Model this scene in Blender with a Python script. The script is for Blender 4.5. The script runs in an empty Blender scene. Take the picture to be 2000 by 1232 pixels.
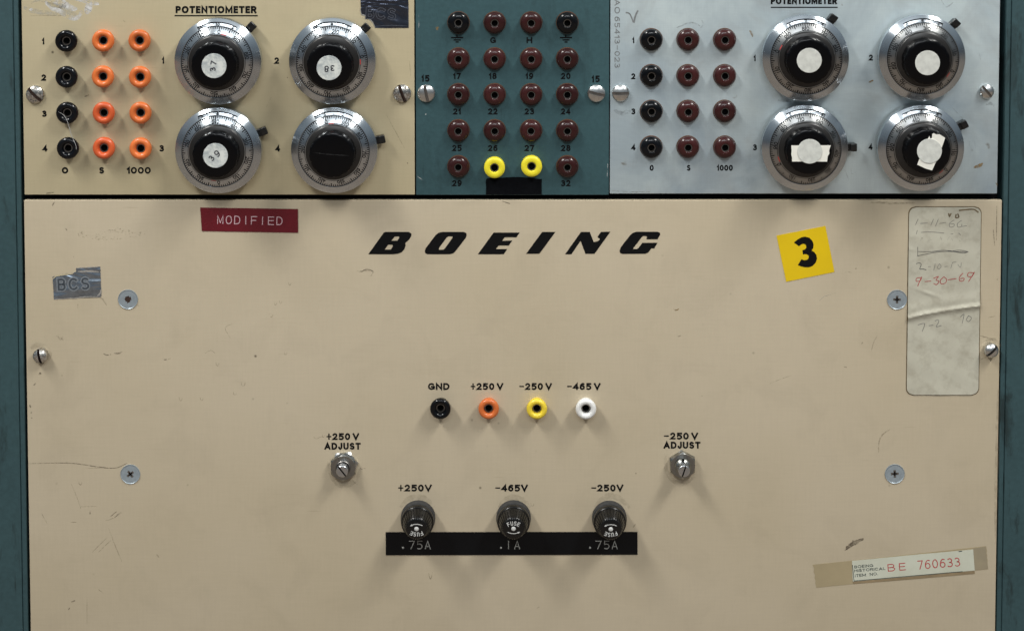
import bpy, bmesh, math, random
from mathutils import Vector, Matrix
random.seed(7)
S = bpy.context.scene
COL = S.collection
R_ = math.radians
MM = 0.001

# ------------------------------------------------------------------ camera
FPX, DIST, FOOTX, FOOTY, TILT, CZ = 3564.0, 0.9, 1000.0, -380.0, R_(3.38), 1.40
PPY = FOOTY + FPX * math.tan(TILT)
cam = bpy.data.cameras.new('camera')
cam.sensor_width = 36.0
cam.lens = 36.0 * FPX / 2000.0
cam.shift_x = (1000.0 - FOOTX) / 2000.0
cam.shift_y = -(616.0 - PPY) / 2000.0
cam.clip_start, cam.clip_end = 0.01, 50.0
camo = bpy.data.objects.new('camera', cam)
COL.objects.link(camo)
camo.location = (0, -DIST, CZ)
camo.rotation_euler = (R_(90) - TILT, 0, 0)
S.camera = camo

# ------------------------------------------------------------------ room light
W = bpy.data.worlds.new('World')
S.world = W
W.use_nodes = True
wn, wl = W.node_tree.nodes, W.node_tree.links
bg = wn['Background']
tc = wn.new('ShaderNodeTexCoord')
sx = wn.new('ShaderNodeSeparateXYZ')
wr = wn.new('ShaderNodeValToRGB')
wm = wn.new('ShaderNodeMath'); wm.operation = 'MULTIPLY_ADD'; wm.inputs[1].default_value = .5; wm.inputs[2].default_value = .5
wl.new(tc.outputs['Generated'], sx.inputs[0]); wl.new(sx.outputs['Z'], wm.inputs[0]); wl.new(wm.outputs[0], wr.inputs[0])
e = wr.color_ramp.elements
e[0].position, e[0].color = 0.0, (.30, .24, .19, 1)
e[1].position, e[1].color = 1.0, (.46, .50, .53, 1)
for p, c in ((.40, (.25, .21, .175, 1)), (.50, (.075, .09, .105, 1)), (.72, (.24, .28, .31, 1))):
    q = e.new(p); q.color = c
wl.new(wr.outputs[0], bg.inputs[0])
bg.inputs[1].default_value = 1.0

def ceiling_lamp(x, y, z, lx, ly, power, colour, spread=R_(180)):
    l = bpy.data.lights.new('ceiling_lamp', 'AREA')
    l.shape = 'RECTANGLE'; l.size = lx; l.size_y = ly; l.energy = power; l.color = colour; l.spread = spread
    o = bpy.data.objects.new('ceiling_lamp', l)
    COL.objects.link(o)
    o.location = (x, y, z)
    o.rotation_euler = (Vector((0, -.05, 1.2)) - o.location).to_track_quat('-Z', 'Z').to_euler()
ceiling_lamp(-1.42, -1.05, 3.25, .34, 1.2, 9.1, (1.0, .985, .945), R_(75))
ceiling_lamp(1.42, -1.05, 3.25, .34, 1.2, 9.1, (1.0, .985, .945), R_(75))
ceiling_lamp(0.0, -2.9, 3.3, 1.6, .25, 24, (.93, .97, 1.0))

S.view_settings.view_transform = 'Standard'
S.view_settings.look = 'None'
S.view_settings.exposure = 0
S.view_settings.gamma = 1
S.view_settings.use_curve_mapping = False
S.cycles.use_denoising = True

# ------------------------------------------------------------------ pixel of the photo -> point on the plane h in front of the panels
_F = Vector((0, math.cos(TILT), -math.sin(TILT))); _U = Vector((0, math.sin(TILT), math.cos(TILT)))
def P(px, py, h=0.0):
    d = _F + Vector((1, 0, 0)) * ((px - FOOTX) / FPX) + _U * (-(py - PPY) / FPX)
    t = (DIST - h) / d.y
    return t * d.x, CZ + t * d.z

# ------------------------------------------------------------------ materials
MATS = {}
class NT:
    def __init__(self, name):
        self.m = bpy.data.materials.new(name); self.m.use_nodes = True
        MATS[name] = self.m
        self.n, self.l = self.m.node_tree.nodes, self.m.node_tree.links
        self.b = self.n['Principled BSDF']
        self.out = self.n['Material Output']
        self._tc = None
    def obj(self):
        if not self._tc: self._tc = self.n.new('ShaderNodeTexCoord')
        return self._tc.outputs['Object']
    def mapping(self, scale=(1, 1, 1), rot=(0, 0, 0), loc=(0, 0, 0)):
        k = self.n.new('ShaderNodeMapping')
        k.inputs['Scale'].default_value = scale; k.inputs['Rotation'].default_value = rot; k.inputs['Location'].default_value = loc
        self.l.new(self.obj(), k.inputs[0]); return k.outputs[0]
    def noise(self, scale, detail=4, rough=.55, vec=None, dist=0):
        k = self.n.new('ShaderNodeTexNoise')
        k.inputs['Scale'].default_value = scale; k.inputs['Detail'].default_value = detail
        k.inputs['Roughness'].default_value = rough; k.inputs['Distortion'].default_value = dist
        self.l.new(vec or self.obj(), k.inputs['Vector']); return k.outputs['Fac']
    def ramp(self, fac, stops):
        k = self.n.new('ShaderNodeValToRGB'); el = k.color_ramp.elements
        while len(el) < len(stops): el.new(.5)
        for x, (p, c) in zip(el, stops):
            x.position = p; x.color = (c, c, c, 1) if isinstance(c, (int, float)) else (*c, 1)
        self.l.new(fac, k.inputs[0]); return k.outputs[0]
    def mix(self, fac, a, b, mode='MIX'):
        k = self.n.new('ShaderNodeMix'); k.data_type = 'RGBA'; k.blend_type = mode
        for s, v in ((k.inputs[0], fac), (k.inputs[6], a), (k.inputs[7], b)):
            if hasattr(v, 'is_output'): self.l.new(v, s)
            elif isinstance(v, (int, float)): s.default_value = v
            else: s.default_value = (*v, 1)
        return k.outputs[2]
    def set(self, **kw):
        for k, v in kw.items():
            s = self.b.inputs[k.replace('_', ' ')]
            if hasattr(v, 'is_output'): self.l.new(v, s)
            else: s.default_value = (*v, 1) if isinstance(v, tuple) and len(v) == 3 else v
    def bump(self, h, strength, dist=.0003, normal=None):
        k = self.n.new('ShaderNodeBump'); k.inputs['Strength'].default_value = strength; k.inputs['Distance'].default_value = dist
        self.l.new(h, k.inputs['Height'])
        if normal: self.l.new(normal, k.inputs['Normal'])
        self.l.new(k.outputs[0], self.b.inputs['Normal']); return k.outputs[0]
    def alpha(self, fac):
        self.l.new(fac, self.b.inputs['Alpha'])

def worn_paint(name, base, dark, warm, rough=.42, seed=0.0, grime=1.0):
    t = NT(name)
    v = t.mapping(loc=(seed, seed * .7, 0))
    big = t.noise(9, 3, .5, v)
    mid = t.noise(38, 5, .6, v, .6)
    c = t.mix(t.ramp(big, ((.38, 0), (.68, 1))), base, warm)
    c = t.mix(t.ramp(mid, ((.50, 0), (.84, .22 * grime))), c, dark)
    # fine rubbed grain, across and down
    gx = t.noise(60, 3, .7, t.mapping((1, 16, 1), (0, 0, 0), (seed, 0, 0)))
    gy = t.noise(60, 3, .7, t.mapping((16, 1, 1), (0, 0, 0), (0, seed, 0)))
    g = t.mix(.5, t.ramp(gx, ((.30, .955), (.70, 1.03))), t.ramp(gy, ((.30, .955), (.70, 1.03))))
    c = t.mix(1.0, c, g, 'MULTIPLY')
    # small dark specks
    vo = t.n.new('ShaderNodeTexVoronoi'); vo.inputs['Scale'].default_value = 95
    t.l.new(v, vo.inputs['Vector'])
    sp = t.ramp(vo.outputs['Distance'], ((.02, 1), (.085, 0)))
    gate = t.ramp(t.noise(22, 3, .6, t.mapping(loc=(seed + 3, 1, 0))), ((.55, 0), (.66, 1)))
    gate2 = t.n.new('ShaderNodeMath'); gate2.operation = 'MULTIPLY'
    t.l.new(sp, gate2.inputs[0]); t.l.new(gate, gate2.inputs[1])
    c = t.mix(gate2.outputs[0], c, tuple(x * .45 for x in dark))
    # hairline scratches in a few directions
    for i, (ang, s) in enumerate(((.5, .73), (-.9, .745), (1.35, .75))):
        sc = t.noise(26, 2, .5, t.mapping((1.2, 40, 1), (0, 0, ang), (seed + i * 5.3, i * 2.1, 0)))
        g3 = t.n.new('ShaderNodeMath'); g3.operation = 'MULTIPLY'
        t.l.new(t.ramp(sc, ((s, 0), (s + .04, .5 * grime))), g3.inputs[0])
        t.l.new(t.ramp(t.noise(12, 2, .5, t.mapping(loc=(seed, i * 3, 0))), ((.5, 0), (.62, 1))), g3.inputs[1])
        c = t.mix(g3.outputs[0], c, dark)
    t.set(Base_Color=c, Roughness=t.ramp(mid, ((.3, rough - .05), (.75, rough + .14))))
    t.set(Specular_IOR_Level=.42)
    wv = t.n.new('ShaderNodeBump'); wv.inputs['Strength'].default_value = .35; wv.inputs['Distance'].default_value = .0006
    t.l.new(t.noise(22, 3, .5, t.mapping(loc=(seed + 11, 3, 0))), wv.inputs['Height'])
    t.bump(t.noise(900, 2, .6, v), .10, .0001, wv.outputs[0])
    return t.m

worn_paint('cream_paint', (.509, .434, .315), (.26, .21, .145), (.478, .404, .282), .42, 0.0)
worn_paint('olive_cream_paint', (.50, .43, .282), (.24, .20, .125), (.465, .395, .25), .40, 4.0, .8)

def teal(name, base, dark, seed, grime):
    t = NT(name)
    v = t.mapping(loc=(seed, 0, seed))
    c = t.mix(t.ramp(t.noise(14, 4, .6, v), ((.35, 0), (.7, 1))), base, tuple(x * .82 for x in base))
    c = t.mix(t.ramp(t.noise(420, 2, .6, v), ((.35, 0), (.7, .35))), c, tuple(x * 1.35 for x in base))
    w = t.noise(30, 5, .75, t.mapping((3.0, .8, .8), (0, 0, 0), (seed, 2, 0)), .4)
    c = t.mix(t.ramp(w, ((.55, 0), (.68, grime))), c, dark)
    sc = t.noise(20, 3, .6, t.mapping((22, 1.1, 1.1), (0, 0, .05), (seed, 7, 0)))
    c = t.mix(t.ramp(sc, ((.66, 0), (.72, grime))), c, dark)
    t.set(Base_Color=c, Roughness=.5, Specular_IOR_Level=.35)
    t.bump(t.noise(520, 3, .6, v), .25, .0002)
    return t.m
teal('teal_panel_paint', (.038, .087, .098), (.018, .04, .044), 1.0, .35)
teal('teal_rack_paint', (.036, .075, .083), (.012, .02, .02), 5.0, .75)

t = NT('brushed_aluminium')
v = t.mapping()
bl = t.noise(16, 5, .62, v, .5)
c = t.mix(t.ramp(bl, ((.36, 0), (.64, 1))), (.635, .725, .735), (.37, .445, .49))
c = t.mix(t.ramp(t.noise(30, 4, .6, t.mapping(loc=(3, 1, 0)), .8), ((.50, 0), (.74, .5))), c, (.37, .39, .39))
gx = t.noise(90, 3, .7, t.mapping((1, 20, 1)))
gy = t.noise(90, 3, .7, t.mapping((20, 1, 1)))
c = t.mix(1.0, c, t.mix(.5, t.ramp(gx, ((.3, .93), (.7, 1.04))), t.ramp(gy, ((.3, .93), (.7, 1.04)))), 'MULTIPLY')
sp = t.noise(150, 2, .5, t.mapping(loc=(9, 4, 0)))
c = t.mix(t.ramp(sp, ((.72, 0), (.78, .6))), c, (.15, .12, .08))
t.set(Base_Color=c, Metallic=.45, Roughness=t.ramp(bl, ((.3, .42), (.7, .58))), Anisotropic=.3)
t.bump(gx, .06, .0001)

def spun(name, col, rough, aniso):
    t = NT(name)
    tg = t.n.new('ShaderNodeTangent'); tg.direction_type = 'RADIAL'; tg.axis = 'Z'
    t.l.new(tg.outputs[0], t.b.inputs['Tangent'])
    bl = t.noise(90, 4, .6)
    c = t.mix(t.ramp(bl, ((.35, 0), (.75, .45))), col, tuple(x * .72 for x in col))
    t.set(Base_Color=c, Metallic=1.0, Roughness=t.ramp(bl, ((.3, rough), (.75, rough + .09))), Anisotropic=aniso, Anisotropic_Rotation=.25)
    return t.m
spun('spun_metal', (.62, .67, .71), .19, .85)
spun('satin_scale_metal', (.60, .64, .67), .22, .8)
spun('dull_scale_metal', (.40, .405, .40), .28, .6)

def metal(name, col, rough, spots=None, seed=0):
    t = NT(name)
    n = t.noise(420, 4, .6, t.mapping(loc=(seed, seed, 0)))
    c = t.mix(t.ramp(n, ((.35, 0), (.75, .6))), col, tuple(x * .6 for x in col))
    if spots:
        s = t.noise(650, 3, .6, t.mapping(loc=(seed + 5, 2, 0)))
        f = t.ramp(s, ((.54, 0), (.62, .9)))
        c = t.mix(f, c, spots)
        t.set(Roughness=t.ramp(s, ((.5, rough), (.62, .75))), Metallic=t.ramp(s, ((.5, 1.0), (.62, .35))))
    else:
        t.set(Roughness=t.ramp(n, ((.3, rough), (.75, rough + .12))), Metallic=1.0)
    t.set(Base_Color=c)
    t.bump(n, .12, .0001)
    return t.m
metal('nickel_screw', (.72, .73, .72), .24, None, 1)
metal('tarnished_screw', (.58, .56, .52), .27, (.10, .08, .06), 2)
metal('nut_metal', (.36, .36, .34), .24, None, 4)
metal('shaft_metal', (.66, .68, .70), .24, None, 5)
metal('sleeve_metal', (.32, .30, .28), .35, None, 6)

def plain(name, col, rough=.4, metallic=0.0, var=.25, scale=250, spec=.5, bump=0.0, coat=0.0, fade=0.0):
    t = NT(name)
    n = t.noise(scale, 4, .6)
    c = t.mix(t.ramp(n, ((.35, 0), (.75, 1))), col, tuple(x * (1 - var) for x in col))
    if fade:   # each copy has aged a little differently
        oi = t.n.new('ShaderNodeObjectInfo')
        c = t.mix(1.0, c, t.ramp(oi.outputs['Random'], ((0, 1 - fade), (1, 1 + fade))), 'MULTIPLY')
    t.set(Base_Color=c, Roughness=t.ramp(n, ((.3, rough), (.75, min(1, rough + .10)))), Metallic=metallic, Specular_IOR_Level=spec)
    if coat: t.set(Coat_Weight=coat, Coat_Roughness=.08)
    if bump: t.bump(n, bump, .0002)
    return t.m
plain('zinc_screw', (.36, .415, .45), .38, metallic=.35, var=.25, scale=500)
plain('black_plastic', (.0035, .004, .0055), .12, var=.3, spec=.32, fade=.4)
plain('orange_plastic', (.69, .165, .040), .28, var=.12, fade=.13)
plain('red_orange_plastic', (.65, .11, .032), .28, var=.12, fade=.13)
plain('maroon_plastic', (.042, .0105, .010), .16, var=.3, spec=.4, fade=.3)
plain('yellow_plastic', (.84, .72, .03), .32, var=.12)
plain('bright_yellow_plastic', (.80, .60, .045), .30, var=.1)
plain('white_plastic', (.76, .755, .73), .30, var=.06)
plain('amber_washer', (.085, .035, .015), .4)
plain('hole_black', (.003, .003, .003), .8, spec=.1)
plain('ink_black', (.004, .004, .0045), .55, var=.3, spec=.15)
plain('faded_ink', (.05, .055, .055), .6, var=.5)
plain('stamped_grey', (.23, .245, .25), .6, var=.5, scale=600)
plain('etch_and_shade_black', (.004, .004, .005), .6, spec=.1)
plain('red_mark', (.45, .03, .025), .4)
plain('bakelite', (.004, .004, .004), .22, var=.4, scale=500, bump=.03, spec=.5)
plain('dusty_black', (.034, .033, .032), .75, var=.5, scale=500, bump=.2)
plain('smoked_plastic', (.016, .0145, .0135), .27, var=.5, scale=260, spec=.5)
plain('cap_black', (.0018, .0018, .0024), .20, var=.4, spec=.22)
plain('disc_white', (.66, .67, .62), .55, var=.26, scale=260)
t = NT('disc_smudged')
n = t.noise(230, 4, .65)
t.set(Base_Color=t.mix(t.ramp(n, ((.40, 0), (.66, .85))), (.66, .68, .64), (.27, .31, .33)), Roughness=.5)
plain('tape_white', (.82, .80, .72), .6, var=.05)
plain('pencil', (.20, .195, .18), .7, var=.4, scale=900)
plain('pen_ink', (.045, .046, .055), .6)
plain('red_crayon', (.42, .06, .06), .7, var=.3, scale=900)
plain('red_stamp', (.46, .075, .07), .65, var=.3, scale=900)
plain('green_ink', (.045, .065, .06), .6, var=.4, scale=900)
plain('red_tape', (.135, .008, .016), .22, var=.2, scale=120, bump=.05)
plain('embossed_pink', (.60, .40, .43), .5, var=.2, scale=700)
plain('embossed_grey', (.33, .33, .31), .5, var=.3, scale=700)
plain('black_label_tape', (.0042, .0046, .0056), .22, var=.4, scale=80, bump=.05, spec=.2)
plain('cloth_tape', (.0035, .004, .0055), .7, var=.4, scale=700, bump=.2, spec=.06)
plain('yellow_vinyl', (.76, .52, .003), .38, var=.06, scale=60)
plain('cavity_black', (.006, .006, .007), .7)
plain('white_stamp', (.62, .62, .60), .5)
plain('rust', (.045, .022, .014), .85, var=.5, scale=900)
plain('thread_grey', (.45, .45, .44), .6)
plain('lever_black', (.010, .010, .010), .18, var=.4)

t = NT('card_paper')
n1 = t.noise(26, 5, .65); n2 = t.noise(140, 4, .65)
c = t.mix(t.ramp(n1, ((.36, 0), (.72, .8))), (.52, .50, .405), (.41, .385, .305))
c = t.mix(t.ramp(n2, ((.48, 0), (.76, .5))), c, (.25, .215, .15))
t.set(Base_Color=c, Roughness=.62); t.bump(n2, .15, .0002)
plain('card_edge', (.19, .14, .075), .7, var=.5, scale=300)
t = NT('tag_paper')
c = t.mix(t.ramp(t.noise(60, 4, .6), ((.4, 0), (.75, .7))), (.56, .57, .47), (.46, .46, .36))
t.set(Base_Color=c, Roughness=.5)
plain('old_tape', (.375, .305, .185), .3, var=.14, scale=60)
plain('old_tape_dark', (.30, .225, .13), .35, var=.3, scale=90)
t = NT('clear_old_tape')
t.set(Base_Color=t.mix(t.ramp(t.noise(80, 3, .6), ((.4, 0), (.7, 1))), (.32, .27, .18), (.27, .23, .16)), Roughness=.28)

def foil(name, col, dark, seed):
    t = NT(name)
    n = t.noise(28, 3, .55, t.mapping((1, 2.2, 1), (0, 0, .1), (seed, seed, 0)), .8)
    n2 = t.noise(330, 4, .65)
    c = t.mix(t.ramp(n2, ((.42, 0), (.72, .6))), col, dark)
    t.set(Base_Color=c, Metallic=.85, Roughness=t.ramp(n2, ((.3, .13), (.7, .30))))
    k = t.bump(n, .8, .006)
    return t.m
foil('silver_foil', (.33, .38, .44), (.15, .18, .22), 1.3)
foil('navy_foil', (.075, .085, .115), (.035, .04, .06), 2.1)
plain('foil_line', (.31, .345, .38), .45, metallic=.5, var=.4, scale=700)
plain('foil_dark', (.10, .12, .145), .4, metallic=.6, var=.4, scale=700)
plain('foil_dim_line', (.115, .125, .155), .45, metallic=.6, var=.4, scale=900)
plain('foil_edge_glint', (.80, .80, .77), .3, metallic=.8, var=.4, scale=900)  # bright colour for painted glints along torn foil edges and wrinkles
plain('foil_back', (.55, .47, .30), .6)

def mark(name, col, lo, hi, scale, most=.8):
    t = NT(name)
    t.set(Base_Color=col, Roughness=.6)
    t.alpha(t.ramp(t.noise(scale, 3, .65), ((lo, 0), (hi, most))))
    return t.m
mark('dark_scuff', (.07, .05, .035), .34, .58, 700, .58)
mark('faint_scuff', (.22, .18, .115), .34, .62, 500, .34)
mark('white_smear', (.72, .72, .71), .36, .66, 210, .9)
mark('pale_smear', (.55, .52, .43), .38, .62, 260, .55)
mark('dust_streak', (.05, .05, .05), .3, .7, 300, .7)
mark('brown_stain', (.26, .17, .07), .30, .55, 500, .8)
mark('grime', (.22, .175, .115), .36, .85, 240, .34)
mark('speckle', (.16, .12, .07), .54, .68, 900, .36)
mark('soft_smudge', (.10, .075, .05), .30, .72, 330, .75)
mark('metal_scuff', (.16, .17, .18), .36, .66, 420, .36)

# ------------------------------------------------------------------ mesh helpers
class MB:
    def __init__(self): self.v, self.f, self.mi, self.mats = [], [], [], []
    def slot(self, m):
        if m not in self.mats: self.mats.append(m)
        return self.mats.index(m)
    def add(self, verts, faces, m):
        o = len(self.v); s = self.slot(m)
        self.v += [tuple(p) for p in verts]
        for f in faces: self.f.append(tuple(i + o for i in f)); self.mi.append(s)
    def mesh(self, name, smooth=None):
        me = bpy.data.meshes.new(name)
        me.from_pydata(self.v, [], self.f)
        for m in self.mats: me.materials.append(MATS[m])
        me.polygons.foreach_set('material_index', self.mi)
        me.update()
        if smooth:
            me.polygons.foreach_set('use_smooth', [True] * len(me.polygons))
            me.set_sharp_from_angle(angle=R_(smooth))
        return me

def link(name, me, parent=None, loc=(0, 0, 0), rot=(0, 0, 0), label=None):
    o = bpy.data.objects.new(name, me)
    COL.objects.link(o)
    if parent: o.parent = parent
    o.location = loc; o.rotation_euler = rot
    if label: o['label'] = label
    return o

def tag(o, label, cat, group=None):
    o['label'] = label; o['category'] = cat
    if group: o['group'] = group
    return o

def root(name, px0, px1, pyb, label, cat, group=None):
    (x0, z), (x1, _) = P(px0, pyb), P(px1, pyb)
    o = bpy.data.objects.new(name, None)
    COL.objects.link(o)
    o.empty_display_size = .02
    o.location = ((x0 + x1) / 2, 0, z); o.rotation_euler = (R_(90), 0, 0)
    return tag(o, label, cat, group)

def loc_of(rt, px, py, h=0.0):
    x, z = P(px, py, h)
    return Vector((x - rt.location.x, z - rt.location.z, h))

def lathe(mb, prof, m, n=48, cap=None, a0=0.0, a1=360.0, skip=None):
    """prof: (r, z) in mm from the outside bottom inwards"""
    vs, fs = [], []
    K = len(prof)
    for i in range(n):
        a = 2 * math.pi * i / n
        for r, z in prof: vs.append((r * MM * math.sin(a), r * MM * math.cos(a), z * MM))
    for i in range(n):
        j = (i + 1) % n
        for k in range(K - 1):
            if skip and skip(i, k): continue
            fs.append((i * K + k, i * K + k + 1, j * K + k + 1, j * K + k))
    if cap: fs.append(tuple(i * K + K - 1 for i in range(n))[::-1])
    mb.add(vs, fs, m)

def box(mb, x0, x1, y0, y1, z0, z1, m, bev=0.0, seg=2):
    bm = bmesh.new()
    bmesh.ops.create_cube(bm, size=1)
    for v in bm.verts:
        v.co = Vector((x0 if v.co.x < 0 else x1, y0 if v.co.y < 0 else y1, z0 if v.co.z < 0 else z1))
    if bev: bmesh.ops.bevel(bm, geom=bm.edges[:], offset=bev, segments=seg, affect='EDGES', profile=.6)
    bm.verts.index_update()
    mb.add([v.co[:] for v in bm.verts], [[v.index for v in f.verts] for f in bm.faces], m)
    bm.free()

def prism(mb, pts, z0, z1, m, side=None):
    n = len(pts)
    bm = bmesh.new()
    vs = [bm.verts.new((x, y, z1)) for x, y in pts]
    f = bm.faces.new(vs); f.normal_update()
    flip = f.normal.z < 0
    r = bmesh.ops.triangulate(bm, faces=[f])
    bm.verts.index_update()
    top = [[v.index for v in g.verts] for g in bm.faces]
    co = [v.co[:] for v in bm.verts]
    bm.free()
    if flip: top = [g[::-1] for g in top]
    mb.add(co, top, m)
    low = [(x, y, z0) for x, y, _ in co]
    sf = [((i + 1) % n, i, n + i, n + (i + 1) % n) for i in range(n)]
    if flip: sf = [g[::-1] for g in sf]
    mb.add(co + low, sf, side or m)

def slotted(mb, R, H, hw, sd, base, m, slot_m=None, dome=True, skirt=0.0, n=10):
    """a round head of radius R and height H mm over z = base with a slot along local y"""
    xs = [-R + (R - hw) * (1 - math.cos(math.pi / 2 * i / n)) for i in range(n + 1)]
    left = xs; right = [-x for x in xs[::-1]]
    def zt(x, y):
        r = min(1.0, math.hypot(x, y) / R)
        if dome: return base + skirt + (H - skirt) * math.sqrt(max(0.0, 1 - (r * .97) ** 2)) 
        return base + H - (max(0, r - .86) / .14) ** 2 * .35
    M = 2 * n
    for cols in (left, right):
        vs, fs = [], []
        for x in cols:
            hy = math.sqrt(max(1e-6, R * R - x * x))
            for j in range(M + 1):
                y = -hy * math.cos(math.pi * j / M)
                vs.append((x * MM, y * MM, zt(x, y) * MM))
        for i in range(len(cols) - 1):
            for j in range(M):
                a = i * (M + 1) + j
                fs.append((a, a + M + 1, a + M + 2, a + 1))
        mb.add(vs, fs, m)
    vs, fs = [], []
    hy = math.sqrt(R * R - hw * hw)
    for j in range(M + 1):
        y = -hy * math.cos(math.pi * j / M)
        z = zt(hw, y); zb = max(base, base + H - sd)
        zb = min(zb, z)
        vs += [(-hw * MM, y * MM, z * MM), (-hw * MM, y * MM, zb * MM), (hw * MM, y * MM, zb * MM), (hw * MM, y * MM, z * MM)]
    for j in range(M):
        for k in range(3):
            a = j * 4 + k
            fs.append((a, a + 1, a + 5, a + 4)[::-1])
    mb.add(vs, fs, slot_m or m)
    vs, fs = [], []
    N = 40
    for i in range(N):
        a = 2 * math.pi * i / N
        x, y = R * math.cos(a), R * math.sin(a)
        vs += [(x * MM, y * MM, zt(x, y) * MM), (x * MM, y * MM, (base - 1) * MM if not dome else base * MM)]
    for i in range(N):
        j = (i + 1) % N
        fs.append((2 * i, 2 * i + 1, 2 * j + 1, 2 * j))
    mb.add(vs, fs, m)

# ------------------------------------------------------------------ stroke lettering
def arc(cx, cy, rx, ry, a0, a1, n=12):
    return [(cx + rx * math.cos(R_(a0 + (a1 - a0) * i / n)), cy + ry * math.sin(R_(a0 + (a1 - a0) * i / n))) for i in range(n + 1)]
def oval(cx=.5, cy=.5, rx=.5, ry=.5, sq=1.0):
    pts = []
    for i in range(28):
        a = 2 * math.pi * i / 28
        c, s = math.cos(a), math.sin(a)
        pts.append((cx + rx * math.copysign(abs(c) ** sq, c), cy + ry * math.copysign(abs(s) ** sq, s)))
    return ('loop', pts)
_six = [oval(.5, .31, .5, .31), arc(.66, .33, .66, .67, 68, 180)]
GL = {
 '0': (.64, [oval()]), '1': (.34, [[(0, .74), (.95, 1), (.95, 0)]]),
 '2': (.62, [arc(.48, .70, .48, .30, 155, -38) + [(.0, 0), (1, 0)]]),
 '3': (.62, [arc(.46, .76, .45, .24, 140, -90) + arc(.46, .27, .54, .27, 90, -135)]),
 '4': (.68, [[(.76, 0), (.76, 1), (0, .27), (1, .27)]]),
 '5': (.66, [[(.96, 1), (.14, 1), (.115, .565)] + arc(.45, .31, .55, .32, 120, -125)]),
 '6': (.62, _six), '7': (.60, [[(0, 1), (1, 1), (.34, 0)]]),
 '8': (.62, [oval(.5, .76, .42, .24), oval(.5, .27, .5, .27)]),
 '9': (.62, [oval(.5, .69, .5, .31), [(1 - x, 1 - y) for x, y in _six[1]]]),
 'A': (.84, [[(0, 0), (.5, 1), (1, 0)], [(.19, .30), (.81, .30)]]),
 'B': (.66, [('loop', [(0, 0), (0, 1), (.52, 1)] + arc(.52, .76, .40, .24, 90, -90) + arc(.54, .26, .46, .26, 90, -90)), [(0, .52), (.52, .52)]]),
 'C': (.80, [arc(.52, .5, .52, .5, 48, 312, 20)]),
 'D': (.76, [('loop', [(0, 0), (0, 1), (.42, 1)] + arc(.42, .5, .58, .5, 85, -90))]),
 'E': (.58, [[(1, 1), (0, 1), (0, 0), (1, 0)], [(0, .52), (.9, .52)]]),
 'F': (.56, [[(1, 1), (0, 1), (0, 0)], [(0, .5), (.86, .5)]]),
 'G': (.82, [arc(.5, .5, .5, .5, 48, 335, 20), [(.58, .46), (1, .46), (1, .12)]]),
 'H': (.72, [[(0, 0), (0, 1)], [(1, 0), (1, 1)], [(0, .52), (1, .52)]]),
 'I': (0, [[(.5, 0), (.5, 1)]]),
 'J': (.56, [[(1, 1), (1, .30)] + arc(.5, .30, .5, .30, 0, -170)]),
 'L': (.54, [[(0, 1), (0, 0), (1, 0)]]),
 'M': (.92, [[(0, 0), (0, 1), (.5, .12), (1, 1), (1, 0)]]),
 'N': (.76, [[(0, 0), (0, 1), (1, 0), (1, 1)]]),
 'O': (.86, [oval(sq=.92)]),
 'P': (.66, [[(0, 0), (0, 1), (.60, 1)] + arc(.60, .735, .40, .265, 85, -90) + [(0, .47)]]),
 'R': (.70, [[(0, 0), (0, 1), (.60, 1)] + arc(.60, .74, .40, .26, 85, -90) + [(0, .48)], [(.55, .48), (1, 0)]]),
 'S': (.66, [arc(.5, .755, .46, .245, 38, 270) + arc(.5, .255, .5, .255, 88, -140)]),
 'T': (.70, [[(0, 1), (1, 1)], [(.5, 1), (.5, 0)]]),
 'U': (.72, [[(0, 1), (0, .34)] + arc(.5, .34, .5, .34, 180, 360) + [(1, 1)]]),
 'V': (.80, [[(0, 1), (.5, 0), (1, 1)]]),
 '+': (.62, [[(0, .5), (1, .5)], [(.5, .02), (.5, .98)]]), '-': (.62, [[(0, .5), (1, .5)]]),
 '.': (0, [[(.5, 0), (.5, .001)]]), ' ': (.06, []),
}
def ribbon(pts, t, closed=False, cap=True, taper=False):
    """quads of an outline stroke of width t along pts"""
    q = [Vector(p) for p in pts]
    q = [p for i, p in enumerate(q) if i == 0 or (p - q[i - 1]).length > 1e-9]
    if closed and (q[0] - q[-1]).length < 1e-6: q.pop()
    n = len(q)
    if n < 2: return [], []
    h = t / 2
    if cap and not closed:
        q[0] = q[0] + (q[0] - q[1]).normalized() * h
        q[-1] = q[-1] + (q[-1] - q[-2]).normalized() * h
    L, Rr = [], []
    for i in range(n):
        a = q[i] - q[i - 1] if (i or closed) else q[1] - q[0]
        b = q[(i + 1) % n] - q[i] if (i < n - 1 or closed) else a
        a, b = a.normalized(), b.normalized()
        na, nb = Vector((-a.y, a.x)), Vector((-b.y, b.x))
        m = na + nb
        m = m.normalized() if m.length > 1e-6 else na
        k = h / max(.42, m.dot(na))
        if taper and not closed: k *= .35 + .65 * math.sin(math.pi * (i + .35) / (n - .3)) 
        L.append(q[i] + m * k); Rr.append(q[i] - m * k)
    vs = L + Rr
    fs = []
    for i in range(n if closed else n - 1):
        j = (i + 1) % n
        fs.append((i, n + i, n + j, j))
    return vs, fs

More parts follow.
